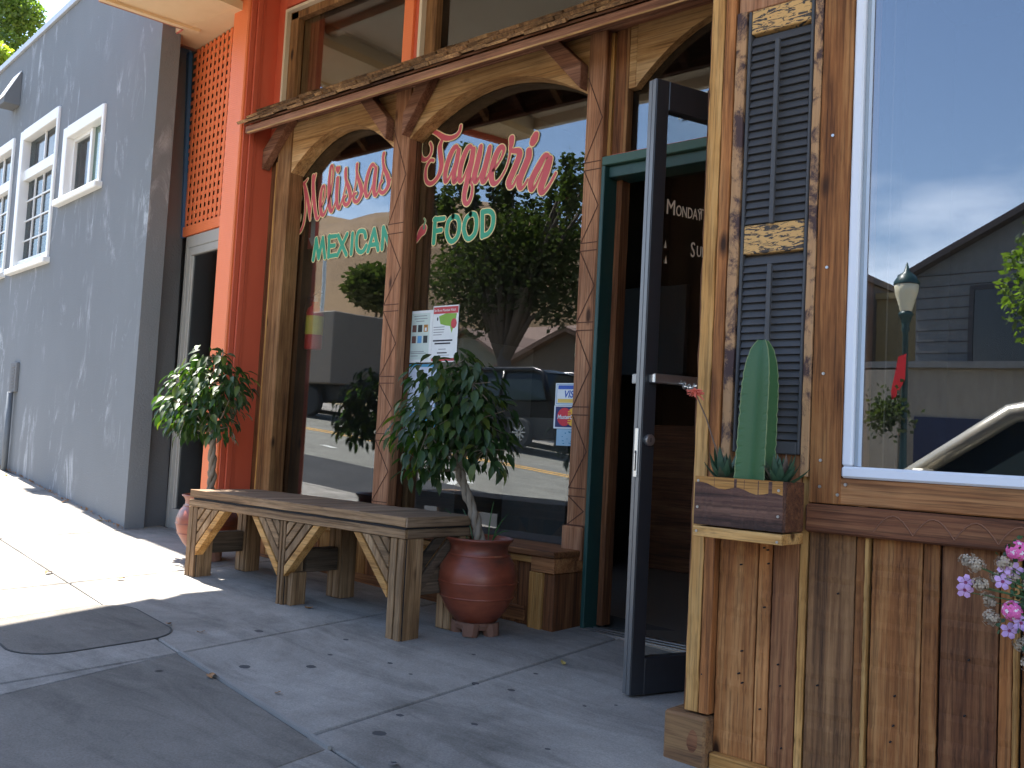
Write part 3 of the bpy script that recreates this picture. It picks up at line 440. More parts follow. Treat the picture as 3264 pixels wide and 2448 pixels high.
def ghwin(s0, s1, z0, z1, kind):
    f = build('window', MB(GM).box(s0-.005, s0+.10, -.10, .022, z0, z1).box(s1-.035, s1+.005, -.10, .022, z0, z1).box(s0+.1, s1-.035, -.10, .022, z1-.10, z1+.005), WHITE, gh, bev=.006)
    bx('sill', WHITE, f, s0-.05, s1+.04, -.10, .06, z0-.05, z0+.005, M=GM, bev=.008)
    a, c = s0+.10, s1-.035; top = z1-.10
    if kind == 'slide':
        m = (a+c)/2+.06
        bx('frame', WHITE, f, m-.035, m+.02, -.085, -.03, z0, top, M=GM); bx('frame', WHITE, f, a, a+.025, -.085, -.04, z0, top, M=GM); bx('frame', WHITE, f, a+.025, m-.035, -.085, -.04, top-.03, top, M=GM)
        bx('pane', GLG, f, a+.02, m-.03, -.072, -.068, z0, top, M=GM, bev=0); bx('pane', plain('ribbed_green_glass', (.05, .12, .09), .12), f, m+.02, c, -.06, -.055, z0, top, M=GM, bev=0)
    else:
        t = z0+(z1-z0)*.66
        bx('frame', WHITE, f, a, c, -.085, -.01, t-.03, t+.07, M=GM); bx('frame', WHITE, f, a, c, -.085, -.02, z0+.006, z0+.085, M=GM)
        bx('pane', GLG, f, a, c, -.07, -.066, z0+.06, t, M=GM, bev=0); bx('pane', GLG, f, a, c, -.06, -.056, t+.05, top, M=GM, bev=0)
        for k in (1, 2, 3): q = a+(c-a)*k/4; bx('muntin', WHITE, f, q-.006, q+.006, -.065, -.05, z0+.085, t-.03, M=GM, bev=0)
        for k in (1, 2, 3): q = z0+.085+(t-.115-z0)*k/4; bx('muntin', WHITE, f, a, c, -.0645, -.052, q-.006, q+.006, M=GM, bev=0)
        bx('muntin', WHITE, f, (a+c)/2-.012, (a+c)/2+.012, -.055, -.04, t+.07, top, M=GM, bev=0)
        mbb = MB(GM)
        for k in range(int((t-z0)/.035)): mbb.box(a, c, -.13, -.105, z0+.08+k*.035, z0+.086+k*.035)
        build('blind', mbb, BLIND, f, kind='stuff')
for w, k in zip(wins, ('slide', 'hung', 'hung')): ghwin(*w, k)
vb = build('vent_hood', MB(GM).prism([(0, 3.52), (.015, 3.52), (.15, 3.235), (.15, 3.17), (0, 3.17)], -3.98, -3.72, lambda p, e: (e, p[0], p[1])), STUCCO_SHADE, gh, bev=.004)
build('vent_sunlit_top', MB(GM).prism([(.016, 3.530), (.158, 3.232), (.151, 3.229), (.009, 3.527)], -3.985, -3.715, lambda p, e: (e, p[0], p[1])), WHITE, vb)  # white slab paints sunlight onto the sloping top of the hood
mbx = build('meter_box', MB(GM).box(-3.12, -2.93, 0, .03, .24, .52), STUCCO_SHADE, gh, bev=.004)
mbl = MB(GM)
for k in range(7): mbl.box(-3.08, -2.97, .03, .036, .28+k*.032, .295+k*.032)
build('louvre', mbl, STUCCO_SHADE, mbx)
build('conduit_pipe', MB(GM).tube([(-3.0, .045, .24), (-3.0, .045, -.2), (-3.0, .045, -.62)], .028, 10), plain('painted_pipe', (.12, .135, .15), .5), gh, smooth=True)

# ------------------------------------------------------------------ orange shopfront of the taqueria
rb = emp('taqueria_building', 'orange taqueria shopfront with carved wood posts, arches and a shingle awning', 'building', (-4.2, 0, -.86))
# orange column with moulded return
bx('column', ORANGE, rb, -5.905, -5.722, -.235, .25, -.9, 3.2, bev=.008)
for x0, x1, y0, y1 in ((-5.722, -5.712, -.215, -.175), (-5.722, -5.700, -.172, -.135), (-5.722, -5.708, -.132, -.11)): bx('moulding', ORANGE_SHADE, rb, x0, x1, y0, y1, -.86, 3.05, bev=.003)
bx('return_panel', ORANGE_SHADE, rb, -5.722, -5.715, -.108, .1, -.86, 3.05, bev=0)
bx('pier', ORANGE_SHADE, rb, -5.716, -5.628, .004, .2, 2.0, 3.05, bev=.004)
bx('header_beam', ORANGE_SHADE, rb, -5.63, -1.6, .004, .2, 2.955, 3.2, bev=.006)
# canopy over the pavement
CZ = 2.89
sof = build('canopy', MB().prism([gw(.115, .49).to_2d(), gw(.117, -.0955).to_2d(), (-5.80, -.28), (-5.85, -2.72), (-6.12, -2.72), (-6.46, -1.05)], CZ, CZ+.06, lambda p, e: (p[0], p[1], e)), CREAM, rb)  # slanted outer edge is out of view, shaped to cast the pavement shadow
build('canopy_inner', MB().prism([gw(.117, -.097).to_2d(), gw(-.205, -.095).to_2d(), gw(-.22, -.6).to_2d(), (-5.8, .3), (-5.80, -.282)], CZ-.001, CZ+.06, lambda p, e: (p[0], p[1], e)), CREAM, sof)
build('canopy_fascia', MB().prism([gw(.10, .49).to_2d(), gw(.10, -.10).to_2d(), gw(.155, -.11).to_2d(), gw(.155, .49).to_2d()], CZ-.006, CZ+.33, lambda p, e: (p[0], p[1], e)), FASB, sof)
build('canopy_fascia', MB().prism([gw(.10, -.112).to_2d(), gw(-.215, -.108).to_2d(), gw(-.215, -.1).to_2d(), gw(.10, -.104).to_2d()], CZ-.008, CZ+.33, lambda p, e: (p[0], p[1], e)), PINK, sof)  # salmon tone stands in for sun on the orange fascia
build('canopy_fascia', MB().prism([gw(-.216, -.113).to_2d(), gw(-.235, -.6).to_2d(), gw(-.19, -.6).to_2d(), gw(-.17, -.113).to_2d()], CZ-.006, CZ+.33, lambda p, e: (p[0], p[1], e)), FASB, sof)
build('soffit_batten', MB().prism([gw(.157, .5).to_2d(), gw(.157, -.2).to_2d(), gw(.20, -.2).to_2d(), gw(.20, .5).to_2d()], CZ-.022, CZ-.001, lambda p, e: (p[0], p[1], e)), CREAM, sof)
build('canopy_fascia', MB().bar((-6.46, -1.05, CZ+.14), (-6.12, -2.72, CZ+.14), .05, .38), ORANGE_SHADE, sof)  # fascia along the unseen edge that is shaped for the shadow
bx('canopy', TANS, rb, -5.85, 3.2, -2.72, .3, 3.06, 3.12, bev=0)
for y0, y1 in ((-2.76, -2.70), (-1.42, -1.32), (-.42, -.34)): bx('soffit_beam', TANS, rb, -5.85, 3.2, y0, y1, 2.965 if y0 < -2 else 3.0, 3.35 if y0 < -2 else 3.058)
for x in (-4.6, -3.2, -1.8, -.4, 1.0): bx('soffit_batten', TANS, rb, x-.03, x+.03, -2.68, -1.43, 3.035, 3.058, bev=0)
bx('bracket', ORANGE_SHADE, rb, -5.96, -5.905, -.42, -.24, 2.93, 3.05)
bx('fascia', TANS, rb, -5.90, -5.855, -2.72, -.238, CZ+.061, 3.35)
bx('upper_wall', ORANGE, rb, -6.2, 3.2, .0, .25, 3.21, 4.6, bev=0); bx('roof', TANS, rb, -6.3, 3.2, -2.72, 6, 3.36, 3.42, bev=0)
# lattice screen over the alley door
lat = MB(GM).box(-.22, .64, -.352, -.325, 1.425, 1.50)
lt = build('lattice', lat, ORANGE, rb, bev=.003)
rnd = random.Random(3)
for i in range(22):
    z = 1.525+i*.0625; bx('slat', ORANGE, lt, -.235+rnd.uniform(-.012, .012), 0.64, -.350, -.3455, z, z+.030, M=GM, bev=.001)
for i in range(10):
    s = -.17+i*.071; bx('slat', ORANGE, lt, s, s+.037, -.345, -.339, 1.50, 2.885, M=GM, bev=.002)
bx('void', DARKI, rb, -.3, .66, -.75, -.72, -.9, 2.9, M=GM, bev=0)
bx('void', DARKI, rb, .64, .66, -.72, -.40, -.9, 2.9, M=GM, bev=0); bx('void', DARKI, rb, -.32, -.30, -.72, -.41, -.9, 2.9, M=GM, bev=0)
ad = build('alley_door', MB(GM).box(-.10, -.055, -.36, -.335, -.78, 1.42).box(-.055, .64, -.36, -.335, 1.33, 1.42), GREYM, rb, bev=.004)
bx('stile', GREYM, ad, -.052, .0, -.365, -.338, -.76, 1.328, M=GM); bx('stile', GREYM, ad, .0, .64, -.365, -.338, -.745, -.60, M=GM); bx('stile', GREYM, ad, .0, .64, -.365, -.338, 1.27, 1.328, M=GM)
bx('bead', GREYM, ad, .001, .018, -.372, -.35, -.598, 1.268, M=GM)
bx('glass_panel', glass('alley_glass', .05, (.35, .42, .42)), ad, .018, .63, -.362, -.356, -.6, 1.27, M=GM, bev=0)
bx('threshold', CONC, rb, -.20, .75, -.45, -.29, -1.0, -.752, M=GM)
# wood front: posts, pilaster, arches
def carve(par, x0, x1, zs, y):
    mbc = MB()
    for a, b_ in zip(zs[:-1], zs[1:]):
        if a-b_ > .1:
            mbc.bar((x0+.006, y, a), (x1-.006, y, (a+b_)/2), .0045, .0035, (0, 1, 0)); mbc.bar((x1-.006, y, (a+b_)/2), (x0+.006, y, b_), .0045, .0035, (0, 1, 0))
        mbc.box(x0+.002, x1-.002, y-.001, y+.001, b_-.0025, b_+.0025)
    build('carved_line', mbc, plain('carved_groove_shade', (.09, .035, .02), .9), par)  # dark strips on the face stand in for shade in carved grooves
p1 = bx('post', POST, rb, -4.412, -4.272, 0, .072, -.40, 2.10, bev=.006); bx('post_base', POST, p1, -4.425, -4.262, -.012, .078, -.50, -.402, bev=.005)
carve(p1, -4.412, -4.272, [1.86, 1.28, 1.22, .79, .75, .36, .32, .02, -.02, -.38], -.0005)
bx('jamb', OLDW, rb, -4.36, -4.235, .126, .19, -.5, 2.1); bx('jamb', REDD, rb, -4.40, -4.276, .079, .118, -.5, 2.1)
p2 = bx('post', POST, rb, -2.945, -2.836, 0, .06, -.383, 2.10, bev=.006); bx('post_base', POST, p2, -2.962, -2.834, -.012, .068, -.548, -.385, bev=.005)
carve(p2, -2.945, -2.836, [1.87, 1.43, 1.39, 1.02, .98, .62, .58, .20, .16, -.2, -.24, -.38], -.0005)
bx('jamb', OLDW, rb, -2.99, -2.84, .126, .19, -.5, 2.1); bx('jamb', REDD, rb, -2.94, -2.84, .069, .118, -.5, 2.1)
bx('pilaster', OLDW, rb, -5.603, -5.456, -.002, .117, -.5, 2.08, bev=.005); bx('pilaster', REDD, rb, -5.714, -5.606, .03, .1, -.86, 2.1); bx('pilaster', REDD, rb, -5.62, -5.50, .126, .19, -.5, 2.1)
bx('trim_strip', SAP, rb, -5.622, -5.606, .0, .03, -.5, 1.85, bev=.002)
bx('trim_strip', SAP, rb, -2.832, -2.812, .035, .075, 1.452, 2.09, bev=.002); bx('jamb', REDD, rb, -2.811, -2.745, .05, .094, 1.452, 2.1); bx('trim_strip', OLDW, rb, -2.744, -2.725, .045, .094, 1.452, 2.1)
def arch(x0, x1, zs, zt, zb, th=(.01, .117), par=rb, n=22, half=False):
    cx_ = (x0+x1)/2 if not half else x1; hw = (x1-x0)/2 if not half else (x1-x0); poly = [(x0, zb), (x0, zs)]
    for i in range(n+1):
        q = pi-(pi if not half else pi/2)*i/n; poly.append((cx_+hw*cos(q), zs+(zt-zs)*max(0, sin(q))**2*1.0 if abs(cos(q)) > .999 else zs+(zt-zs)*(1-cos(q)**2)))
    if not half: poly.append((x1, zs))
    poly.append((x1, zb)); mb = MB(); k = len(poly)-2
    # build as a strip between the curve and the straight top
    low = poly[1:-1]; v = []
    for (x, z) in low:
        for y in th: v += [(x, y, z), (x, y, zb)]
    f = []
    for i in range(len(low)-1):
        o = i*4; q = o+4; f += [(o, q, q+1, o+1), (o+3, q+3, q+2, o+2), (o+2, q+2, q, o), (o+1, q+1, q+3, o+3)]
    return build('arch_board', mb.add(v, f), FIRX, par)
arch(-5.456, -4.413, 1.755, 1.985, 2.098); arch(-4.271, -2.946, 1.79, 2.005, 2.098); arch(-2.68, -1.60, 1.785, 2.06, 2.12, (.045, .093)); bx('arch_board', FIRX, rb, -2.724, -2.681, .045, .093, 1.785, 2.12)
for xp, zl, xu in ((-5.70, 1.80, -5.40), (-4.413, 1.79, -4.70), (-4.271, 1.79, -4.035), (-2.946, 1.80, -3.235)):
    s = 1 if xu > xp else -1; pol = [(xp, zl), (xu, 2.10), (xu-.115*s, 2.10), (xp, zl+.135)]
    build('knee_brace', MB().prism(pol if s > 0 else pol[::-1], -.062, .003, lambda p, e: (p[0], e, p[1])), BRACE, rb, bev=.004)
bx('header', BRACE, rb, -5.72, -1.62, .0, .06, 2.101, 2.25, bev=.004)
bx('header', REDD, rb, -5.72, -1.62, .062, .16, 2.101, 2.262)
# panes
bx('window_pane', GL, rb, -5.604, -4.30, .12, .124, -.5, 2.11, bev=0); bx('window_pane', GL, rb, -4.30, -2.9, .12, .124, -.5, 2.11, bev=0)
bx('transom_pane', GL, rb, -2.80, -1.62, .095, .099, 1.45, 2.11, bev=0)
bx('upper_pane', GL, rb, -5.63, -4.30, .085, .089, 2.26, 2.95, bev=0); bx('upper_pane', GL, rb, -4.24, -1.62, .085, .089, 2.26, 2.95, bev=0)
bx('trim_strip', CREAMT, rb, -5.628, -5.608, -.004, .08, 2.255, 2.913, bev=.002); bx('trim_strip', CREAMT, rb, -5.628, -4.36, -.004, .08, 2.914, 2.935, bev=.002)
bx('mullion', ORANGE, rb, -4.378, -4.294, -.006, .10, 2.255, 2.954); bx('mullion', ORANGE_SHADE, rb, -4.293, -4.247, .012, .10, 2.255, 2.954); bx('trim_strip', CREAMT, rb, -4.246, -4.222, -.004, .08, 2.255, 2.94, bev=.002)
for x0, x1 in ((-5.607, -5.52), (-4.22, -4.13)): bx('inner_frame', OLDW, rb, x0, x1, .03, .084, 2.26, 2.95)
bx('inner_frame', OLDW, rb, -5.6, -4.38, .03, .084, 2.86, 2.912); bx('inner_frame', OLDW, rb, -5.53, -5.36, .091, .13, 2.26, 2.95)
# base ledge under the windows
bx('ledge', REDX, rb, -5.60, -2.842, -.215, .11, -.528, -.497, bev=.005); bx('ledge', SAPX, rb, -5.6, -2.98, -.205, -.19, -.562, -.532); bx('ledge', REDX, rb, -2.985, -2.842, -.208, .05, -.60, -.53)
x = -5.6
for k in range(22):
    w_ = .12+.02*((k*7) % 3); x1 = min(x+w_, -3.0); plank('plank', [SAP, SAP, RED, SAP][k % 4] if x1 < -3.3 else REDD, rb, x, x1-.003, -.185, -.16, gz(x1, -.2)+.003, -.533, 2, 5, .002, k+1); x = x1
    if x >= -3.001: break
bx('kick_strip', REDX, rb, -5.6, -3.02, -.20, -.187, gz(-4.3, 0)-.03, gz(-4.3, 0)+.04)
for a, b_ in ((-2.995, -2.958), (-2.955, -2.915)): bx('corner_strip', SAP, rb, a, b_, -.205, -.165, gz(-3, 0)-.02, -.602)
bx('end_panel', REDD, rb, -2.913, -2.85, -.19, .05, gz(-2.9, 0)-.02, -.602)
# door frame in green, threshold
bx('door_jamb', GREEN, rb, -2.832, -2.81, .0, .17, -.88, 1.40); bx('door_jamb', REDD, rb, -2.808, -2.775, .10, .175, -.86, 1.38)
bx('door_head', GREENL, rb, -2.832, -1.62, .0, .14, 1.402, 1.447); bx('door_head', GREEN, rb, -2.808, -1.62, .03, .17, 1.345, 1.40); bx('door_head', PINK, rb, -2.8, -1.62, .02, .1, 1.4475, 1.4555, bev=.001)
bx('door_jamb', GREEN, rb, -1.74, -1.70, .06, .17, -.88, 1.40)
th_ = bx('threshold', STEEL, rb, -2.83, -1.70, -.03, .16, -.93, -.872, bev=.003)
for k in range(3): bx('ridge', STEEL, th_, -2.825, -1.71, -.018+k*.05, .004+k*.05, -.8718, -.866, bev=.001)
bx('alcove_wall', REDD, rb, -1.60, -1.55, -1.05, .25, -1.0, 3.05); bx('door_jamb', REDD, rb, -1.70, -1.60, .06, .17, -.9, 1.345)
# interior
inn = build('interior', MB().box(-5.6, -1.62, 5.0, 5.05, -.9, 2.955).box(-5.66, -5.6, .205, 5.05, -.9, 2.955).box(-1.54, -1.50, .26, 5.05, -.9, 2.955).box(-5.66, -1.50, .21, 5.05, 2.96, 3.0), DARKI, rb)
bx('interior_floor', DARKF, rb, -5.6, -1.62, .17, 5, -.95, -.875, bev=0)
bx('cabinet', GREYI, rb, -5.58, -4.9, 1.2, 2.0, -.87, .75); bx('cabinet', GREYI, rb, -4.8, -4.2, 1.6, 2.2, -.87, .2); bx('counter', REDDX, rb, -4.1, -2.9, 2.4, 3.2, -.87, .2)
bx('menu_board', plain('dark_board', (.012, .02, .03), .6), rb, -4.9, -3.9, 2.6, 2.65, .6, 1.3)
# awning with split shakes
aw = bx('awning', BRACE, rb, -5.63, -1.62, -.255, -.225, 1.985, 2.035, bev=.004, label='brown wood shingle awning')
build('awning_deck', MB().prism([(-.268, 2.034), (.0, 2.245), (.0, 2.256), (-.268, 2.046)], -5.63, -1.62, lambda p, e: (e, p[0], p[1])), REDDX, aw)
bx('batten', FIRX, aw, -5.60, -1.62, -.258, -.252, 1.982, 1.992, bev=.001)
for k in range(14):
    x = -5.55+k*.29; build('rafter', MB().prism([(-.22, 1.99), (0, 2.165), (0, 2.235), (-.22, 2.05)], x, x+.04, lambda p, e: (e, p[0], p[1])), FIRX if k % 2 else BRACE, aw, bev=.002)
sl = Vector((0, .268, .211)).normalized(); up = Vector((0, -.211, .268)).normalized(); rnd = random.Random(11)
for row in range(3):
    x = -5.645-rnd.uniform(0, .05)
    while x < -1.64:
        w_ = rnd.uniform(.075, .17); t = rnd.uniform(.011, .02); st = row*.10-rnd.uniform(.0, .022)-.012; ln = .20 if row < 2 else .14
        o = Vector((0, -.268, 2.048))+up*(.004+row*.006); a = o+sl*st; c = o+sl*min(st+ln, .345); x1 = min(x+w_-.006, -1.625); lift = rnd.uniform(0, .008)
        v = []
        for xx in (x, x1):
            for q, h0, h1 in ((a, lift, t+lift), (c, -.002, .004)): v += [Vector((xx, q.y, q.z))+up*h0, Vector((xx, q.y, q.z))+up*h1]
        build('shake', MB().add(v, [(0, 1, 3, 2), (4, 6, 7, 5), (0, 4, 5, 1), (2, 3, 7, 6), (1, 5, 7, 3), (0, 2, 6, 4)]), SHAKE, aw); x += w_
# ------------------------------------------------------------------ lettering painted on the glass
def lettering():
    base_w = .0265
    for nm, data, bw, par in (('window_lettering', MEL, .0285, rb), ('window_lettering', TAQ, .034, rb)):
        mc, mr_ = MB(), MB()
        for k, (p, w) in enumerate(data):
            pts = [(x, z, ww*bw) for x, z, ww in smoothpts(p, w)]
            ribbon(mc, pts, .1165-k*.00006, .0062); ribbon(mr_, pts, .1150-k*.00006, 0)
        o = build(nm, mr_, LRED, par, label='red script lettering'); build('letter_outline', mc, LCRM, o)
    for data in (MEX, FOOD):
        mc, mr_ = MB(), MB()
        for k, p in enumerate(data):
            pts = [(x, z, .029) for x, z in p] if len(p) == 2 else [(a, b_, .029) for a, b_, c in smoothpts(p, [1]*len(p), 4)]
            ribbon(mc, pts, .1165-k*.00006, .0058, ncap=5); ribbon(mr_, pts, .1150-k*.00006, 0, ncap=5)
        o = build('window_lettering', mr_, LGRN, rb, label='green capital lettering'); build('letter_outline', mc, LCRM, o)
    mc, mr_, ms = MB(), MB(), MB()
    p = [(x, z, w*.0235) for x, z, w in smoothpts(*CHI)]; ribbon(mc, p, .1165, .0045); ribbon(mr_, p, .1155, 0)
    q = [(x, z, w*.013) for x, z, w in smoothpts(*STM)]; ribbon(mc, q, .11645, .0035); ribbon(ms, q, .1152, 0)
    o = build('painted_chilli', mr_, LRED, rb); build('outline', mc, LCRM, o); build('stalk', ms, LGRN, o)
lettering()
# ------------------------------------------------------------------ entrance door standing open
DH = Vector((-1.75, .05, 0)); DD = Vector((-.278, -.797, 0)).normalized(); DN = Vector((-DD.y, DD.x, 0))
if DN.x < 0: DN = -DN
DMx = Matrix(((DD.x, DN.x, 0, DH.x), (DD.y, DN.y, 0, DH.y), (0, 0, 1, 0), (0, 0, 0, 1))); DL = .845; DB, DT = -.905, 1.432
dr = build('entrance_door', MB(DMx).box(DL-.062, DL, -.045, 0, DB, DT).box(0, .062, -.045, 0, DB, DT).box(.062, DL-.062, -.045, 0, DT-.115, DT).box(.062, DL-.062, -.045, 0, DB, DB+.135), DOORM, rb, bev=.003, label='dark metal glass door standing open')
bx('edge_plate', DOORE, dr, DL+.0003, DL+.004, -.044, -.024, DB+.002, DT-.002, M=DMx, bev=.0005); bx('edge_plate', DOORE, dr, DL+.0003, DL+.004, -.021, -.001, DB+.002, DT-.002, M=DMx, bev=.0005)
bx('glass_panel', GLD, dr, .06, DL-.06, -.024, -.02, DB+.13, DT-.11, M=DMx, bev=0)
pb = bx('push_bar', STEEL, dr, .55, DL-.01, .035, .05, .255, .292, M=DMx, bev=.004); bx('bar_mount', STEEL, pb, DL-.05, DL-.02, 0, .036, .258, .289, M=DMx); bx('bar_end', GREYM, pb, DL-.03, DL+.002, -.075, -.046, .255, .292, M=DMx)
lp = bx('lock_plate', plain('bright_metal', (.62, .62, .6), .35, .8), dr, DL+.0042, DL+.0075, -.033, -.012, -.10, .085, M=DMx, bev=.002)
bx('bolt_hook', INKB, lp, DL+.0078, DL+.009, -.027, -.018, -.075, .0, M=DMx, bev=0); bx('bolt_bar', STEEL, lp, DL+.009, DL+.0105, -.025, -.021, -.072, -.01, M=DMx, bev=0)
cyl = MB(DMx).lathe([(0, 0), (.022, 0), (.022, .012), (.016, .015), (0, .015)], (0, 0, 0), 18); cyl.v = [(DL-.033+a, c, .042+b_) for a, b_, c in cyl.v]; build('lock_cylinder', cyl, STEEL, dr, smooth=False)
bx('key_slot', INKB, dr, DL-.0345, DL-.0315, .0152, .016, .034, .05, M=DMx, bev=0)
TD = tuple(-DD)
def dpt(u, z, v=.0): p = DMx @ Vector((u, v-.0185, z)); return p
CRT = plain('door_lettering_cream', (.62, .50, .36), .6)
textobj('door_lettering', 'M', .085, CRT, dr, dpt(.762, .92), TD, sx=.72); textobj('door_lettering', 'ONDAY', .062, CRT, dr, dpt(.713, .92), TD, sx=.58); textobj('door_lettering', 'THURSDAY', .062, CRT, dr, dpt(.596, .925), TD, sx=.6); textobj('door_lettering', 'S', .085, CRT, dr, dpt(.632, .77), TD, sx=.6); textobj('door_lettering', 'UNDAY', .062, CRT, dr, dpt(.602, .775), TD, sx=.6)
mk = MB()
for u, z in ((.757, .80), (.752, .74)): mk.add([dpt(u+.006, z-.014), dpt(u-.006, z-.014), dpt(u, z+.018)], [(0, 1, 2)])
build('door_lettering', mk, CRT, dr)
HN = plain('number_sign_white', (.7, .75, .72), .6)
sg = emp('number_sign', 'white number placard behind the glass above the open door', 'sign', (-2.3, .07, 1.65)); build('plate', MB().prism([(-2.452, 1.588), (-2.34, 1.694), (-2.10, 1.70), (-2.10, 1.60)], .078, .081, lambda p, e: (p[0], e, p[1])), HN, sg); textobj('numeral', '2', .13, INKB, sg, (-2.30, .0765, 1.612))
# ------------------------------------------------------------------ plank clad shopfront on the right
wf = emp('wood_clad_shopfront', 'reclaimed wood plank shopfront with black shutters and a white window', 'building', (-1.0, -1.1, -.95)); Y = -1.1
GB = -1.0
bx('backing', GAP, wf, -1.60, -1.08, -1.085, -1.05, GB, 3.3, bev=0); bx('backing', GAP, wf, -1.035, 1.6, -1.085, -1.05, GB, -.03, bev=0); bx('backing', GAP, wf, -1.035, 1.6, -1.085, -1.05, 1.375, 3.3, bev=0)
cz = -.79
plank('corner_board', REDD, wf, -1.592, -1.5765, -1.108, -1.06, cz, 3.1, 2, 60, .010, 4); plank('corner_board', SAP, wf, -1.576, -1.527, -1.128, -1.09, cz, 3.1, 2, 90, .006, 5); plank('corner_board', RED, wf, -1.5265, -1.4895, -1.1275, -1.09, cz, 3.1, 2, 60, .003, 6)
bx('base_block', wood('weathered_block', (.05, .03, .02), (.17, .09, .045), (.26, .15, .07), axis=0, bl=.6), wf, -1.632, -1.487, -1.152, -1.04, gz(-1.6, -1.1)-.03, -.797, bev=.008, label='knotty square base block')
build('knot', MB().prism([(-1.528+.017*cos(2*pi*j/14)*(1+.2*sin(j)), -.872+.035*sin(2*pi*j/14)) for j in range(14)], -1.1526, -1.14, lambda p, e: (p[0], e, p[1])), REDDX, wf)
build('kick_board', MB().prism([(-1.484, -1.0), (1.6, -1.0), (1.6, -1.005+.06), (-1.484, -.899)], -1.128, -1.09, lambda p, e: (p[0], e, p[1])), SAPX, wf, bev=.004)
pe = [(-1.487, -1.358, RED), (-1.355, -1.311, RED), (-1.308, -1.228, REDD), (-1.228, -1.203, SAP), (-1.198, -1.062, REDD), (-1.06, -1.034, RED), (-1.034, -1.021, SAP), (-1.016, -.880, RED), (-.878, -.836, RED), (-.832, -.69, REDD), (-.688, -.655, RED), (-.653, -.640, SAP), (-.636, -.46, RED), (-.457, -.30, REDD), (-.297, -.12, RED), (-.117, .08, RED), (.083, .25, REDD), (.253, .45, RED), (.453, .65, RED), (.653, .85, REDD), (.853, 1.1, RED), (1.103, 1.35, REDD), (1.353, 1.6, RED)]
WIDE = wood('weathered_plank', (.05, .025, .014), (.19, .092, .042), (.32, .17, .08), grain=.6, bl=.2, vary=.05, bs=.6)
for k, (a, b_, m_) in enumerate(pe):
    m_ = WIDE if k == 4 else m_
    plank('plank', m_, wf, a, b_, Y-.002*(k % 3)-.012*(m_ is SAP and k > 4)-.001, -1.085, -.90, .02 if b_ < -1.2 else -.207, 2, 40, .0024, 100+k)
for k, (a, b_) in enumerate(((-1.02, -.2), (-.19, .7), (.71, 1.6))): pass
bx('carved_band', REDDX, wf, -1.198, 1.6, -1.142, -1.085, -.205, -.125, bev=.006)
cb = MB()
for k in range(14):
    x = -1.0+k*.105; pts = [(x+.105*t/8, -1.1425, -.188+.048*abs(sin(pi*t/8))) for t in range(9)]
    cb.tube(pts, .0022, 4)
build('carving', cb, plain('carved_edge', (.20, .085, .045), .8), wf)
bx('sill_board', REDX, wf, -1.116, 1.6, -1.118, -1.085, -.122, -.046, bev=.004)
plank('corner_board', RED, wf, -1.199, -1.104, -1.121, -1.085, -.122, 3.1, 2, 50, .003, 9)
bx('corner_board', POST, wf, -1.487, -1.201, -1.112, -1.085, 1.402, 3.1)
# black louvred shutter between charred strips
for x0, x1 in ((-1.4875, -1.4525), (-1.2275, -1.2005)): plank('charred_strip', BURNT, wf, x0, x1, -1.124, -1.087, -.02 if x0 < -1.3 else -.05, 1.40, 2, 40, .003, int(-x0*1000))
sh = emp('shutter', None, None); sh.parent = wf; sh.location = Vector((-1.34, -1.1, .7))-wloc(wf)
x0, x1 = -1.449, -1.231
bx('side_rail', SHUT, sh, x0, x0+.010, -1.120, -1.088, .012, 1.398); bx('side_rail', SHUT, sh, x1-.010, x1, -1.120, -1.088, .012, 1.398)
for a, b_ in ((1.322, 1.398), (.622, .712)): bx('cross_rail', PEEL, sh, x0+.011, x1-.011, -1.1185, -1.088, a, b_, label='rail of peeling yellow and black paint')
bx('cross_rail', SHUT, sh, x0+.011, x1-.011, -1.1185, -1.088, .012, .05)
for za, zb in ((.72, 1.314), (.058, .614)):
    n_ = 24; me_ = None
    for k in range(n_):
        z = za+(zb-za)*(k+.5)/n_; h = (zb-za)/n_
        if me_ is None:
            mb = MB().prism([(-.010, -h*.60), (-.006, -h*.66), (.007, h*.50), (.004, h*.56)], x0+.011, x1-.011, lambda p, e: (e, -1.104+p[0], p[1])); o = build('slat', mb, SHUT, sh); me_ = o.data; o.location.z += z
        else: o = bpy.data.objects.new('slat', me_); COL.objects.link(o); o.parent = sh; o.location = (0, 0, z)
        o.location.z = z
    bx('tilt_rod', SHUT, sh, -1.348, -1.334, -1.136, -1.122, za-.012 if za > .5 else za+.05, zb-.03, bev=.002)
bx('back_panel', SHUT, sh, x0+.01, x1-.01, -1.089, -1.086, .02, 1.39, bev=0)
# white framed window
wn = bx('window', WHITEV, wf, -1.103, -1.074, -1.1235, -1.06, -.012, 1.372, bev=.005); bx('frame', WHITEV, wn, -1.103, 1.0, -1.1255, -1.06, -.046, -.013, bev=.006); bx('frame', WHITEV, wn, -1.103, 1.0, -1.1235, -1.06, 1.373, 1.41, bev=.005); bx('frame', WHITEV, wn, .97, 1.0, -1.1235, -1.06, -.012, 1.372)
bx('inner_frame', plain('grey_vinyl', (.32, .36, .40), .4), wn, -1.0738, -1.064, -1.107, -1.1012, -.012, 1.372, bev=.001); bx('inner_frame', plain('pale_vinyl', (.5, .56, .64), .4), wn, -1.0639, -1.054, -1.106, -1.1012, -.012, 1.372, bev=.001); bx('inner_frame', CREAMT, wn, -1.0738, .97, -1.112, -1.1075, 1.345, 1.372)
bx('pane', GLR, wn, -1.0735, .975, -1.101, -1.098, -.013, 1.372, bev=0)
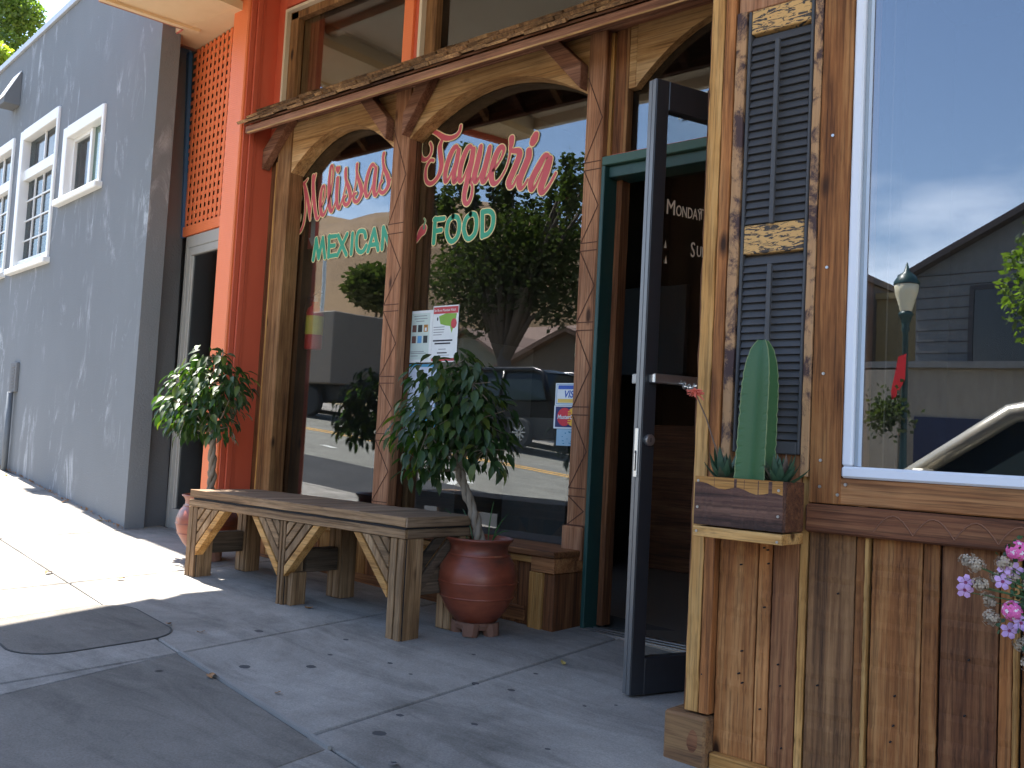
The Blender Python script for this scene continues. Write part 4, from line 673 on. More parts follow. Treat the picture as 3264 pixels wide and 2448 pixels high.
bx('interior', plain('dim_room', (.012, .012, .014), .9), wf, -1.03, 1.1, -.55, -.5, -.5, 1.5, bev=0); bx('interior', MATS['dim_room'], wf, -1.03, 1.1, -1.0, -.55, 1.45, 1.5, bev=0); bx('interior', MATS['dim_room'], wf, -1.03, -1.0, -1.0, -.55, -.5, 1.5, bev=0)
sc = MB()
for x, z in ((-1.165, .0), (-1.165, -.075), (-1.09, -.065), (-1.112, -.095), (-1.165, .25), (-1.165, .56), (-1.16, .95)): sc.add(*[(lambda q: (q.v, q.f))(MB().prism([(x+.0045*cos(2*pi*j/8), z+.0045*sin(2*pi*j/8)) for j in range(8)], -1.1245, -1.115, lambda p, e: (p[0], e, p[1])))][0])
build('screw', sc, STEEL, wf, kind='stuff')
nb = MB(); rnd = random.Random(5)
for k in range(22):
    x = rnd.choice([-1.55, -1.52, -1.4, -1.33, -1.27, -1.15, -1.1, -.95, -.86, -.76, -.7])+rnd.uniform(-.01, .01); z = rnd.uniform(-.85, -.25) if x > -1.5 else rnd.uniform(-.7, 1.4)
    yy = -1.1287 if x < -1.5 else -1.1135; nb.prism([(x+.0022*cos(2*pi*j/6), z+.0026*sin(2*pi*j/6)) for j in range(6)], yy, yy+.02, lambda p, e: (p[0], e, p[1]))
build('nail_hole', nb, GAP, wf, kind='stuff')
# ------------------------------------------------------------------ bench
bn = emp('bench', 'long rustic wooden bench with chevron slatted leg brackets', 'bench', (-4.0, -.69, -.85)); ST = -.345; bf, bk = -.902, -.47; bl, br = -4.892, -3.128
rnd = random.Random(21); x = bl+.002
while x < br-.01:
    w_ = rnd.choice([.12, .14, .16, .19]); x1 = min(x+w_, br-.003); x1 = br-.003 if br-x1 < .06 else x1
    plank('seat_plank', BENCHY, bn, x, x1-.002, bf+.012, bk, ST-.035, ST+rnd.uniform(-.002, .0015), 2, 1, 0, 1); x = x1
plank('edge_board', BENCHX, bn, bl, br, bf, bf+.0115, ST-.043, ST+.001, 0, 30, .003, 3); bx('groove', GAP, bn, bl+.03, br, bf+.006, bf+.05, ST-.052, ST-.0435, bev=0)
plank('apron', BENCHX, bn, bl-.006, br, bf+.001, bf+.02, ST-.094, ST-.0525, 0, 30, .002, 4); bx('apron', BENCHX, bn, bl, br, bk-.02, bk, ST-.094, ST-.036)
bx('apron', BENCHY, bn, br-.02, br-.001, bf+.021, bk-.021, ST-.094, ST-.053); bx('edge_board', BENCHY, bn, br+.0005, br+.012, bf, bk, ST-.043, ST+.001, bev=.002); bx('apron', BENCHY, bn, bl, bl+.02, bf+.021, bk-.021, ST-.094, ST-.036); bx('groove', GAP, bn, br-.03, br-.002, bf+.02, bk, ST-.052, ST-.0435, bev=0)
A0 = ST-.095
def leg(x0, x1, y0, y1, front):
    zb = gz((x0+x1)/2, y0)-.004; w_ = x1-x0
    lg = bx('leg', BENCHZ, bn, x0+.004, x1-.004, y0+.014, y1, zb, A0, bev=.003)
    k = max(2, round(w_/.05)); s = w_/k
    if front: bx('groove', GAP, lg, x0+.005, x1-.005, y0+.0125, y0+.0142, zb, A0-.001, bev=0)
    for i in range(k):
        if not front and i: continue
        if front: plank('face_strip', BENCHZ, lg, x0+i*s, x0+(i+1)*s-.009, y0, y0+.0135, zb-.002, A0, 2, 12, .002, int(1000*abs(x0))+i)
        else: pass
    return lg
leg(-4.907, -4.808, bf+.006, bf+.115, True); leg(-4.046, -3.99, bf+.006, bf+.13, True); leg(-3.226, -3.126, bf+.006, bf+.12, True)
bx('leg', BENCHZ, bn, -3.988, -3.955, bf+.03, bf+.12, gz(-4, -.8)-.004, A0-.25)
for x0, x1 in ((-4.90, -4.81), (-4.05, -3.95), (-3.235, -3.14)):
    lg = bx('leg', BENCHZ, bn, x0, x1, bk-.10, bk-.005, gz(x0, -.5)-.004, A0); bx('face_strip', BENCHZ, lg, x0+.002, x0+.045, bk-.113, bk-.1005, gz(x0, -.5), A0); bx('face_strip', BENCHZ, lg, x0+.05, x1-.002, bk-.112, bk-.1005, gz(x0, -.5), A0)
    bx('stretcher', wood('stretcher_wood', (.04, .03, .02), (.09, .065, .045), (.14, .1, .07), axis=1) if 'stretcher_wood' not in MATS else MATS['stretcher_wood'], bn, x0+.015, x1-.015, bf+.121, bk-.114, ST-.35, ST-.235)
def chevron(xe, dirn, xt, zt_low, zb_low, nst, seed):
    # diagonal slats from the apron (outer top xt) down to the leg edge xe at zb_low
    dx = xt-xe; full = A0-zb_low; rnd = random.Random(seed)
    pb = [(xe, zb_low+.02), (xt-.012*dirn, A0), (xe, A0)]; build('bracket_gap_shade', MB().prism(pb if dirn > 0 else pb[::-1], bf+.016, bf+.0245, lambda p, e: (p[0], e, p[1])), GAP, bn)  # black sheet added behind the slats so their gaps look shaded
    for k in range(nst):
        f0 = 1-k/nst; f1 = 1-(k+1)/nst+.055
        pts = [(xe, A0-full*f0), (xe+dx*f0, A0), (xe+dx*f1, A0), (xe, A0-full*f1)] if f1 > .04 else [(xe, A0-full*f0), (xe+dx*f0, A0), (xe+.004*dirn, A0)]
        if dirn < 0: pts = pts[::-1]
        yy = rnd.uniform(-.002, .002); d_ = .0155 if k else .05
        build('bracket_slat', MB().prism(pts, bf+.003+yy, bf+.003+d_, lambda p, e: (p[0], e, p[1])), [BENCHX, BENCHZ][k % 2] if k else SAPX, bn, bev=.002)
chevron(-4.806, 1, -4.543, 0, -.70, 4, 1); chevron(-4.048, -1, -4.295, 0, -.715, 4, 2); chevron(-3.988, 1, -3.725, 0, -.71, 4, 3); chevron(-3.228, -1, -3.478, 0, -.705, 4, 4)
for (x, s) in ((-3.138, 0),):   # right end brackets seen side on
    for k in range(2): build('bracket_slat', MB().prism([(bf+.125, A0-.24+k*.09), (bf+.125, A0-.17+k*.09), (bf+.30-k*.09, A0), (bf+.36-k*.09, A0)], -3.16, -3.14, lambda p, e: (e, p[0], p[1])), MATS['stretcher_wood'], bn, bev=.002)

# ------------------------------------------------------------------ potted ficus trees
lm = bpy.data.meshes.new('leaf'); lv = []; lf = []
prof = [(0, .0), (.22, .36), (.5, .46), (.78, .26), (1.0, .0)]
for k, (t, h) in enumerate(prof): z = -.30*t*t; lv += [(t, 0, z), (t, h*.48, z+.07*(1 if 0 < h else 0)), (t, -h*.48, z+.07*(1 if 0 < h else 0))]
for k in range(4): a = k*3; lf += [(a, a+3, a+4, a+1), (a+2, a+5, a+3, a)]
lm.from_pydata(lv, [], lf); lm.update(); lm.materials.append(FICUS); lm.polygons.foreach_set('use_smooth', [True]*len(lm.polygons))
def ficus(label, cx_, cy_, rim_z, crown_c, R, nleaf, seed, trunk_top, lobes, sc=1.0):
    g0 = gz(cx_, cy_); t = emp('potted_ficus', label, 'potted tree', (cx_, cy_, g0), 'braided ficus trees in clay pots'); rnd = random.Random(seed); H = rim_z-(g0+.055)
    b0 = g0+.055
    pr = [(.0, 0), (.085, 0), (.10, .008), (.135, .06), (.170, .13), (.185, .20), (.183, .245), (.165, .30), (.142, .335), (.134, .35), (.133, .375), (.142, .40), (.156, .412), (.158, .42), (.148, .424), (.135, .41), (.128, .37), (.125, .33)]
    pot = build('pot', MB().lathe([(r*sc, z*H/.424) for r, z in pr], (cx_, cy_, b0), 36, .025), TERRA, t, smooth=True)
    for z, r in ((.205, .1865), (.13, .172), (.338, .145)):
        build('pot_band', MB().lathe([(r*sc-.004, z*H/.424-.006), (r*sc+.0025, z*H/.424), (r*sc-.004, z*H/.424+.006)], (cx_, cy_, b0), 36), TERRA, pot, smooth=True)
    build('soil', MB().lathe([(.0, .395*H/.424), (.128*sc, .39*H/.424)], (cx_, cy_, b0), 20), plain('potting_soil', (.035, .028, .02), .95) if 'potting_soil' not in MATS else MATS['potting_soil'], t)
    bs_ = build('pot_foot', MB().lathe([(.0, -.02), (.088, -.02), (.095, .0), (.085, .02)], (cx_, cy_, b0-.01), 20), TERRAP, t)
    for q in (.3, 1.9, 3.6, 5.2):
        c, s_ = cos(q)*.085, sin(q)*.085; build('pot_foot', MB().tube([(cx_+c, cy_+s_, g0-.006), (cx_+c*.85, cy_+s_*.85, g0+.05)], [.034, .045], 9), TERRAP, t)
    base_p = Vector((cx_, cy_, rim_z-.03)); top = Vector(trunk_top)
    for k in range(3):
        pts = []; rr = []
        for i in range(26):
            f = i/25; p = base_p.lerp(top, f); q = f*9.5+k*2*pi/3; am = .0125+.004*sin(f*23); pts.append(p+Vector((cos(q)*am+.012*sin(f*5), sin(q)*am, 0))); rr.append(.0155-.004*f+.002*sin(i*2.1+k))
        build('trunk', MB().tube(pts, rr, 8), LGREEN, t, smooth=True)
    tips = []; mb = MB()
    for (ox, oy, oz, rad, cnt) in lobes:
        c = Vector(crown_c)+Vector((ox, oy, oz))*R; mid = top.lerp(c, .5)+Vector((0, 0, -.02)); mb.tube([top, mid, c], [.008, .005, .002], 5)
        for _ in range(cnt):
            d = Vector((rnd.gauss(0, 1), rnd.gauss(0, 1), rnd.gauss(0, 1))).normalized(); rr = rad*R*(rnd.random()**.36)*1.06; p = c+Vector((d.x*rr, d.y*rr, d.z*rr*.85)); tips.append((p, d))
        for _ in range(5):
            d = Vector((rnd.gauss(0, 1), rnd.gauss(0, 1), rnd.gauss(0, .7))).normalized(); mb.tube([c, c+d*rad*R*.9+Vector((0, 0, -.02))], [.003, .0012], 4)
    build('branch', mb, LGREEN, t)
    cc = Vector((0, -3.8, 0)); tips.sort(key=lambda q: ((q[0]-cc).length)); rest = MB(); cnt = 0
    for p, d in tips:
        out = Vector((d.x, d.y, d.z*.3-.25)).normalized(); X = (out+Vector((rnd.gauss(0, .35), rnd.gauss(0, .35), rnd.gauss(-.55, .35)))).normalized(); Nn = Vector((out.x*.6+rnd.gauss(0, .3), out.y*.6+rnd.gauss(0, .3), .9)); Yv = Nn.cross(X).normalized(); Zv = X.cross(Yv); s = rnd.uniform(.042, .092)*sc
        m = Matrix((X*s, Yv*s, Zv*s)).transposed().to_4x4(); m.translation = p
        if cnt < 290: inst('leaf', lm, m, t); cnt += 1
        else: rest.add([m @ Vector(v) for v in lv], lf)
    build('foliage', rest, FICUS, t, smooth=True, kind='stuff')
    return t
LOB = [(0, 0, .15, .62, 190), (-.55, .05, .0, .5, 120), (.5, 0, .0, .52, 120), (-.1, -.35, -.2, .5, 110), (.1, .35, .1, .5, 80), (-.25, -.1, .55, .42, 80), (.35, .05, .5, .42, 70), (-.75, -.1, -.25, .34, 50), (.72, .0, -.4, .34, 55), (-.42, -.1, -.68, .30, 46), (0.2, -.1, -.45, .4, 70), (.05, .0, .78, .3, 40)]
ficus('braided ficus tree in glazed clay pot before the shop window, right of bench', -3.055, -.50, -.435, (-3.265, -.52, .105), .335, 1, 5, (-3.19, -.51, -.13), LOB)
tr = ficus('half sunlit braided ficus tree in clay pot behind the left end of the bench', -5.27, -.55, -.405, (-5.36, -.57, .20), .37, 1, 9, (-5.25, -.56, -.02), [(0, 0, .1, .6, 180), (-.5, 0, .15, .48, 110), (.5, 0, .2, .45, 95), (-.2, -.1, -.25, .5, 110), (.25, 0, -.2, .5, 100), (-.75, -.05, -.15, .36, 60), (-.95, 0, -.3, .25, 34), (.85, 0, .15, .3, 40), (-.1, 0, .62, .34, 55), (.25, 0, .45, .4, 60), (.45, .0, -.55, .28, 34), (-.55, 0, -.5, .28, 38)])
rnd = random.Random(4)
for (cx_, cy_) in ((-3.055, -.5),):
    mbg = MB()
    for q, ln, a in ((2.6, .2, .7), (3.3, .13, 1.2), (2.2, .16, .35), (.2, .17, .35), (.7, .14, .9), (1.1, .2, .2)):
        o = Vector((cx_+.09*cos(q), cy_-.02+.09*sin(q)*.4, -.45)); d = Vector((cos(q)*a, -.1, 1)).normalized(); pts = [o+d*ln*f+Vector((cos(q)*.05*f*f, 0, -.06*f*f*a)) for f in (0, .35, .7, 1)]; mbg.tube(pts, [.003, .0035, .0025, .0006], 4)
    tagp(build('weed', mbg, leafmat('grass_blade', [(.03, .10, .03), (.05, .14, .04)], .2), origin=(cx_, cy_, -.45)), 'thin green weed blades growing in the clay pot', 'weed')

# ------------------------------------------------------------------ planter box with cactus and aloes
pl = emp('planter_box', 'wooden planter box fixed under the black shutter', 'planter', (-1.34, -1.2, -.24)); px0, px1, py0, py1 = -1.478, -1.20, -1.282, -1.145
plank('front_board', wood('planter_board', (.05, .028, .022), (.135, .068, .05), (.23, .125, .085), axis=0, bl=.25, bs=.7, grain=.7), pl, px0, px1, py0, py0+.022, -.207, -.064, 0, 26, .002, 77)
build('front_strip', MB().prism([(px0+.001, -.0645), (px0+.001, -.083)]+[(px0+.001+(px1-px0-.002)*k/14, -.083-.022*(k/14)**.7+.006*sin(k*1.1)) for k in range(1, 15)]+[(px1-.001, -.0645)], py0-.0012, py0+.001, lambda p, e: (p[0], e, p[1])), SAPX, pl)
plank('bottom_board', SAPX, pl, px0, px1+.001, py0-.001, py1, -.242, -.209, 0, 12, .001, 79)
bx('side_board', REDDX, pl, px1-.02, px1, py0+.0225, py1, -.207, -.066); bx('side_board', REDDX, pl, px0, px0+.02, py0+.0225, py1, -.207, -.066); bx('back_board', REDDX, pl, px0+.02, px1-.02, py1-.02, py1, -.207, -.066); bx('soil', MATS['potting_soil'], pl, px0+.02, px1-.02, py0+.022, py1-.02, -.12, -.09, bev=0)
for x, z in ((px0+.012, -.078), (px1-.012, -.09), (px0+.012, -.155), (px1-.012, -.162), (px0+.012, -.225), (px1-.012, -.232)):
    build('screw', MB().prism([(x+.004*cos(2*pi*j/8), z+.004*sin(2*pi*j/8)) for j in range(8)], py0-.0035, py0+.002, lambda p, e: (p[0], e, p[1])), STEEL, pl)
# cactus: four deep ribs with scalloped edges
ca = emp('cactus', 'tall green ribbed column cactus in the planter box', 'cactus', (-1.325, -1.205, -.09)); mb = MB(); me2 = MB(); NR = 4; cxx, cyy = -1.316, -1.205; zb, zt = -.09, .342; ns = 60; prof_n = 40
def crad(q, f, z):
    a = (q % (2*pi/NR))/(2*pi/NR); a = abs(a-.5)*2; rr = (cos(pi/NR)/cos(a*pi/NR))**2.5
    sc_ = .062*(1-.14*f)*(1 if f < .66 else sqrt(max(.0, 1-((f-.66)/.345)**2))*.88+.12)
    return sc_*rr*(1+.07*(abs(sin(z*125))-.5)*(a > .85))
RO = radians(-38)
for i in range(ns+1):
    f = i/ns; z = zb+(zt-zb)*f
    for j in range(prof_n): q = 2*pi*j/prof_n; r = crad(q, f, z); mb.v.append((cxx-.012*(1-f)+r*cos(q+RO), cyy+r*sin(q+RO), z))
mb.f = [(i*prof_n+j, i*prof_n+(j+1) % prof_n, (i+1)*prof_n+(j+1) % prof_n, (i+1)*prof_n+j) for i in range(ns) for j in range(prof_n)]+[tuple(ns*prof_n+j for j in range(prof_n))]
build('stem', mb, CACT, ca)
for k in range(NR):
    q = 2*pi*k/NR; pts = []
    for i in range(0, ns+1, 2): f = i/ns; z = zb+(zt-zb)*f; r = crad(q, f, z)+.0003; pts.append((cxx-.012*(1-f)+r*cos(q+RO), cyy+r*sin(q+RO), z))
    me2.tube(pts, .0017, 4)
build('rib_edge', me2, CACTE, ca)
def aloe(label, c, n_, s, seed, stalk=None):
    a = emp('aloe', label, 'aloe plant', c, 'aloes beside the cactus'); rnd = random.Random(seed); c = Vector(c)
    for k in range(n_):
        q = k*2.4+rnd.uniform(-.2, .2); el = .15+1.15*(k/n_)**1.1; ln = s*rnd.uniform(.75, 1.1)*(1 if k < n_*.7 else .75); mb = MB(); pts = []
        for i in range(6): f = i/5; e2 = el+.35*f; pts.append(c+Vector((cos(q)*cos(e2), sin(q)*cos(e2)*.75, sin(e2)))*ln*f)
        side = Vector((-sin(q), cos(q), 0))
        for i, p in enumerate(pts): w_ = .0155*(1-(i/5)**1.5)*s/.09+.0004; mb.v += [p+side*w_, p+Vector((0, 0, -w_*.55)), p-side*w_, p+Vector((0, 0, w_*.12))]
        mb.f = [(i*4+j, i*4+(j+1) % 4, (i+1)*4+(j+1) % 4, (i+1)*4+j) for i in range(5) for j in range(4)]; build('leaf', mb, ALOE, a)
    if stalk:
        pts = [c, c+Vector((-.02, -.02, .09)), c.lerp(Vector(stalk), .62)+Vector((0, 0, .02)), Vector(stalk)]; build('flower_stalk', MB().tube(pts, [.003, .0026, .0022, .002], 6), STEM, a)
        mbf = MB(); o = Vector(stalk)
        for k in range(17):
            q = k*2.4; d = Vector((cos(q), sin(q)*.8, rnd.uniform(-.7, .55))).normalized(); p0 = o+Vector((0, 0, (k-8)*.0012)); mbf.tube([p0, p0+d*.014, p0+d*rnd.uniform(.026, .034)+Vector((0, 0, -.006))], [.0018, .0032, .0016], 5)
        build('flower', mbf, CORAL, a)
    return a
aloe('dark green aloe with coral flower stalk, left of the cactus', (-1.418, -1.215, -.075), 26, .105, 3, (-1.535, -1.205, .187)); aloe('small green and red aloe right of the cactus', (-1.243, -1.215, -.075), 26, .10, 8)
mbf = MB(); o = Vector((-1.26, -1.235, -.078)); rnd = random.Random(2)
# chain between door bar and corner board
chn = emp('chain', 'short steel chain hooking the open door to the corner board', 'chain', (-1.75, -.8, .26)); A = Vector((-1.968, -.60, .275)); B = Vector((-1.60, -1.00, .262)); n_ = 12
for k in range(n_):
    f0 = k/n_; p = A.lerp(B, (k+.5)/n_)-Vector((0, 0, .035*sin(pi*(k+.5)/n_))); d = (B-A).normalized(); sd_ = d.cross(Vector((0, 0, 1))).normalized() if k % 2 else Vector((0, 0, 1)); ring = [p+d*(.025*cos(2*pi*j/12))+sd_*(.012*sin(2*pi*j/12)) for j in range(13)]
    build('link', MB().tube(ring, .0036, 5, False), STEEL, chn)
# ------------------------------------------------------------------ papers and stickers on the glass
def sheetbox(name, mat, par, x0, x1, z0, z1, y, th=.0008): return build(name, MB().box(x0, x1, y, y+th, z0, z1), mat, par)
fl = emp('flyer', 'pale green flyer with six small pictures taped to the shop window', 'flyer', (-4.21, .11, .6)); FY = .1175
fx0, fx1, fz0, fz1 = -4.308, -4.098, .452, .762
sheetbox('paper', PAPER, fl, fx0, fx1, fz0, fz1, FY); sheetbox('print', PAPERG, fl, fx0+.025, fx1-.022, fz0+.018, fz1-.016, FY-.0005, .0003)
for k, (cx_, cz_, m_) in enumerate(((0, 0, PBROWN), (1, 0, PDARK), (2, 0, SAP), (0, 1, PBROWN), (1, 1, PBLUE), (2, 1, PDARK))):
    x = fx0+.040+cx_*.049; z = fz1-.128-cz_*.066; sheetbox('picture', m_, fl, x, x+.036, z, z+.043, FY-.001, .0003)
    if k == 2: sheetbox('picture', PAPER, fl, x+.01, x+.026, z+.005, z+.025, FY-.0014, .0002)
for z, a, b_ in ((.728, .05, .16), (.712, .055, .165), (.697, .07, .14), (.515, .035, .15), (.505, .035, .17), (.49, .035, .10)): sheetbox('print', INK, fl, fx0+a, fx0+b_, z, z+.004, FY-.0009, .0003)
f2 = emp('flyer', 'white flyer with red bands and a green leaf design on the shop window', 'flyer', (-3.98, .11, .6)); gx0, gx1 = -4.095, -3.885
sheetbox('paper', PAPER, f2, gx0, gx1, .452, .782, FY-.0015); sheetbox('band', PRED, f2, gx0+.004, gx1-.004, .735, .775, FY-.002, .0003); sheetbox('band', PRED, f2, gx0+.004, gx1-.004, .458, .474, FY-.002, .0003)
textobj('heading', 'San Bruno Mountain Watch', .0225, PAPER, f2, (gx0+.009, FY-.0024, .748), sx=.70, ext=.0002)
build('leaf_print', MB().prism([(-4.045, .72), (-3.99, .735), (-3.90, .733), (-3.91, .68), (-3.935, .62), (-3.95, .66), (-3.99, .665), (-4.03, .675)], FY-.0021, FY-.0018, lambda p, e: (p[0], e, p[1])), PGREEN, f2)
build('fruit_print', MB().prism([(-3.92+.024*cos(j*.7), .675+.03*sin(j*.7)) for j in range(9)], FY-.0025, FY-.0022, lambda p, e: (p[0], e, p[1])), PRED, f2)
build('leaf_print', MB().prism([(-4.055+.006*cos(j*.8), .705+.012*sin(j*.8)) for j in range(8)], FY-.0025, FY-.0022, lambda p, e: (p[0], e, p[1])), PDARK, f2)
for z, a, b_, h in ((.655, .01, .10, .004), (.64, .01, .1, .004), (.625, .01, .095, .004), (.61, .01, .08, .004), (.573, .01, .17, .009), (.556, .025, .155, .009), (.525, .06, .12, .004), (.502, .05, .13, .007), (.49, .06, .15, .003)): sheetbox('print', INK if h < .006 else INKB, f2, gx0+a, gx0+b_, z, z+h, FY-.0021, .0003)
ps = emp('poster', 'blue edged poster on the window behind the ficus crown', 'poster', (-4.17, .11, .2)); hx0, hx1 = -4.308, -4.03
sheetbox('paper', TEAL, ps, hx0, hx1, -.03, .442, FY); sheetbox('print', plain('poster_lilac', (.50, .56, .68), .8), ps, hx0+.012, hx1-.012, -.005, .425, FY-.0006, .0003); sheetbox('band', TEAL, ps, hx0+.006, hx1-.012, .105, .165, FY-.0011, .0003); sheetbox('band', PGREEN, ps, hx0+.006, hx1-.012, .094, .103, FY-.0011, .0003)
textobj('heading', 'Tourist', .062, NAVY, ps, (hx0+.085, FY-.0012, .045), sx=.8, ext=.0002)
cs = emp('card_sticker', 'white credit card sticker with blue and gold bands, topmost of its column', 'sticker', (-3.05, .11, .26)); cx0 = -3.147
sheetbox('backing', PAPER, cs, cx0, cx0+.21, .213, .328, FY); sheetbox('frame', TEAL, cs, cx0+.008, cx0+.202, .219, .322, FY-.0004, .0003); sheetbox('print', PAPER, cs, cx0+.011, cx0+.199, .222, .319, FY-.0008, .0003); sheetbox('band', BLUEB, cs, cx0+.018, cx0+.195, .296, .316, FY-.0012, .0003); sheetbox('band', GOLD, cs, cx0+.018, cx0+.195, .226, .246, FY-.0012, .0003)
textobj('heading', 'VISA', .050, BLUEB, cs, (cx0+.055, FY-.0013, .254), shear=.25, sx=.95, off=.0012, ext=.0002)
cm = emp('card_sticker', 'navy credit card sticker with red and yellow circles, middle of its column', 'sticker', (-3.05, .11, .15)); cx0 = -3.150
sheetbox('backing', PAPER, cm, cx0, cx0+.21, .092, .2115, FY-.0002); sheetbox('print', NAVY, cm, cx0+.010, cx0+.20, .100, .2055, FY-.0006, .0003)
def disc(name, m_, par, x, z, r, y): return build(name, MB().prism([(x+r*cos(2*pi*j/28), z+r*sin(2*pi*j/28)) for j in range(28)], y, y+.0003, lambda p, e: (p[0], e, p[1])), m_, par)
disc('circle', MYEL, cm, cx0+.128, .153, .047, FY-.0010); disc('circle', MRED, cm, cx0+.070, .153, .047, FY-.0013)
mbb = MB()
for k in range(6): mbb.box(cx0+.092, cx0+.115, FY-.0016, FY-.0014, .121+k*.0112, .1265+k*.0112)
build('stripe', mbb, MYEL, cm); textobj('heading', 'MasterCard', .030, PAPER, cm, (cx0+.024, FY-.0020, .143), shear=.2, sx=.95, off=.0006, ext=.0002)
cb_ = emp('notice_sticker', 'worn pale blue sticker below the two card stickers', 'sticker', (-3.05, .11, .05)); sheetbox('paper', LBLUE, cb_, -3.127, -2.95, .005, .0905, FY)
rnd = random.Random(3); mbb = MB()
for k in range(16): x, z = rnd.uniform(-3.12, -3.0), rnd.uniform(.012, .08); mbb.box(x, x+rnd.uniform(.003, .011), FY-.0005, FY-.0002, z, z+rnd.uniform(.002, .007))
build('print', mbb, TEAL, cb_)
# inside: extinguisher and its arrow sign
ex = emp('fire_extinguisher', 'red fire extinguisher with yellow label hanging inside the left window', 'extinguisher', (-5.40, .26, .6)); ez = .575; c = (-5.42, .26, ez)
build('cylinder', MB().lathe([(0, 0), (.055, 0), (.06, .012), (.06, .25), (.05, .285), (.025, .305), (.022, .33), (0, .33)], c, 20), FIRE, ex, smooth=True); build('label', MB().lathe([(.0608, .10), (.0608, .23)], c, 20), YEL, ex)
build('valve', MB().tube([(c[0], c[1], ez+.33), (c[0], c[1], ez+.37)], .018, 8).bar((c[0]-.01, c[1]-.01, ez+.372), (c[0]+.09, c[1]-.03, ez+.392), .02, .012), STEEL, ex)
build('hose', MB().tube([(c[0], c[1]-.01, ez+.35), (c[0]-.06, c[1]-.02, ez+.36), (c[0]-.085, c[1]-.02, ez+.28), (c[0]-.085, c[1]-.02, ez+.12)], .011, 7), RUBBER, ex)
asg = emp('arrow_sign', 'small red sign with pale down arrow inside the left window', 'sign', (-5.42, .2, 1.4)); bx('plate', plain('sign_red', (.32, .04, .04), .6), asg, -5.475, -5.37, .2, .205, 1.27, 1.50, bev=0)
build('arrow', MB().prism([(-5.445, 1.49), (-5.445, 1.345), (-5.465, 1.345), (-5.422, 1.28), (-5.38, 1.345), (-5.40, 1.345), (-5.40, 1.49)][::-1], .1975, .1995, lambda p, e: (p[0], e, p[1])), plain('sign_grey', (.45, .47, .47), .7), asg)
# ------------------------------------------------------------------ leaf litter
dl = [('dry curled brown leaf on the square cover', -3.148, -1.80, .062, DRYL), ('dry leaf on the rounded cover rim', -3.93, -1.53, .045, DRYL), ('brown leaf on the pavement right of the rounded cover', -3.735, -1.49, .035, DRYL), ('pair of dry leaves below the bench', -3.86, -.83, .05, DRYL), ('yellow leaf on the pavement by the open door', -2.475, -.58, .042, DRYY), ('brown leaf on the sunlit pavement', -4.93, -1.25, .05, DRYL), ('brown leaf far out on the sunlit pavement', -5.27, -1.48, .06, DRYL), ('crumpled grey leaf near the square cover corner', -2.10, -1.85, .055, plain('grey_leaf', (.16, .15, .14), .8)), ('dry leaf on the lower edge of the square cover', -2.85, -1.72, .03, DRYL), ('dry leaf at the foot of the grey wall', -6.9, -.42, .05, DRYY), ('yellow leaf at the foot of the grey wall by the pipe', -9.2, -.2, .06, DRYY), ('dead leaf at the foot of the grey wall', -7.7, -.33, .05, DRYL)]
for k, (lb, x, y, s, m_) in enumerate(dl):
    rnd = random.Random(k+40); a = rnd.uniform(0, 6); M_ = Matrix.Translation((x, y, gz(x, y)+.006)) @ Matrix.Rotation(a, 4, 'Z') @ Matrix.Scale(s, 4); mb = MB(M_)
    for t, h in [(0, .03), (.2, .25), (.45, .34), (.75, .22), (1, .0)]: z = .10*sin(t*4+k); mb.v += [(t-.5, 0, z+.02), (t-.5, h*(.6+.4*rnd.random()), z+.16*rnd.random()), (t-.5, -h*(.6+.4*rnd.random()), z+.16*rnd.random())]
    for q in range(4): b_ = q*3; mb.f += [(b_, b_+3, b_+4, b_+1), (b_+2, b_+5, b_+3, b_)]
    tagp(build('fallen_leaf', mb, m_, origin=(x, y, gz(x, y))), lb, 'leaf', 'leaves lying on the pavement')
mb = MB(); rnd = random.Random(9)
for k in range(160):
    s = -rnd.random()*3.6; p = gw(s, rnd.uniform(.0, .035)); mb.v += [(p.x, p.y, gz(p.x, p.y)+.004), (p.x+rnd.uniform(-.03, .03), p.y-rnd.random()*.02, gz(p.x, p.y)+rnd.uniform(.004, .03)), (p.x+rnd.uniform(-.02, .02), p.y, gz(p.x, p.y)+rnd.uniform(.003, .02))]; mb.f.append((k*3, k*3+1, k*3+2))
build('leaf_litter', mb, DRYL, kind='stuff', label='crumbled dry leaves along the foot of the grey wall', cat='litter')
# ------------------------------------------------------------------ flowers at the right edge
fp = emp('flowering_plant', 'pink and lilac verbena with dried flower heads in front of the wood planks', 'flowers', (-.42, -1.42, -.45)); rnd = random.Random(13)
build('pot', MB().lathe([(0, 0), (.09, 0), (.13, .16), (.135, .17), (.12, .165), (0, .15)], (-.38, -1.42, -.50), 22), plain('black_nursery_pot', (.03, .03, .032), .5), fp, smooth=True)
build('hanger', MB().tube([(-.38, -1.42, -.34), (-.38, -1.40, .6), (-.38, -1.12, .9)], .004, 6), INKB, fp)
fm = MB(); stm = MB()
def petal(mb, c, n_, r, face, pet=5):
    face = Vector(face).normalized(); a = face.orthogonal().normalized(); b_ = face.cross(a)
    for k in range(pet):
        q = 2*pi*k/pet; d = a*cos(q)+b_*sin(q); e = a*-sin(q)+b_*cos(q); o = len(mb.v); mb.v += [c, c+d*r*.6+e*r*.38+face*r*.1, c+d*r+e*r*.22, c+d*r-e*r*.22, c+d*r*.6-e*r*.38+face*r*.1]; mb.f.append((o, o+1, o+2, o+3, o+4))
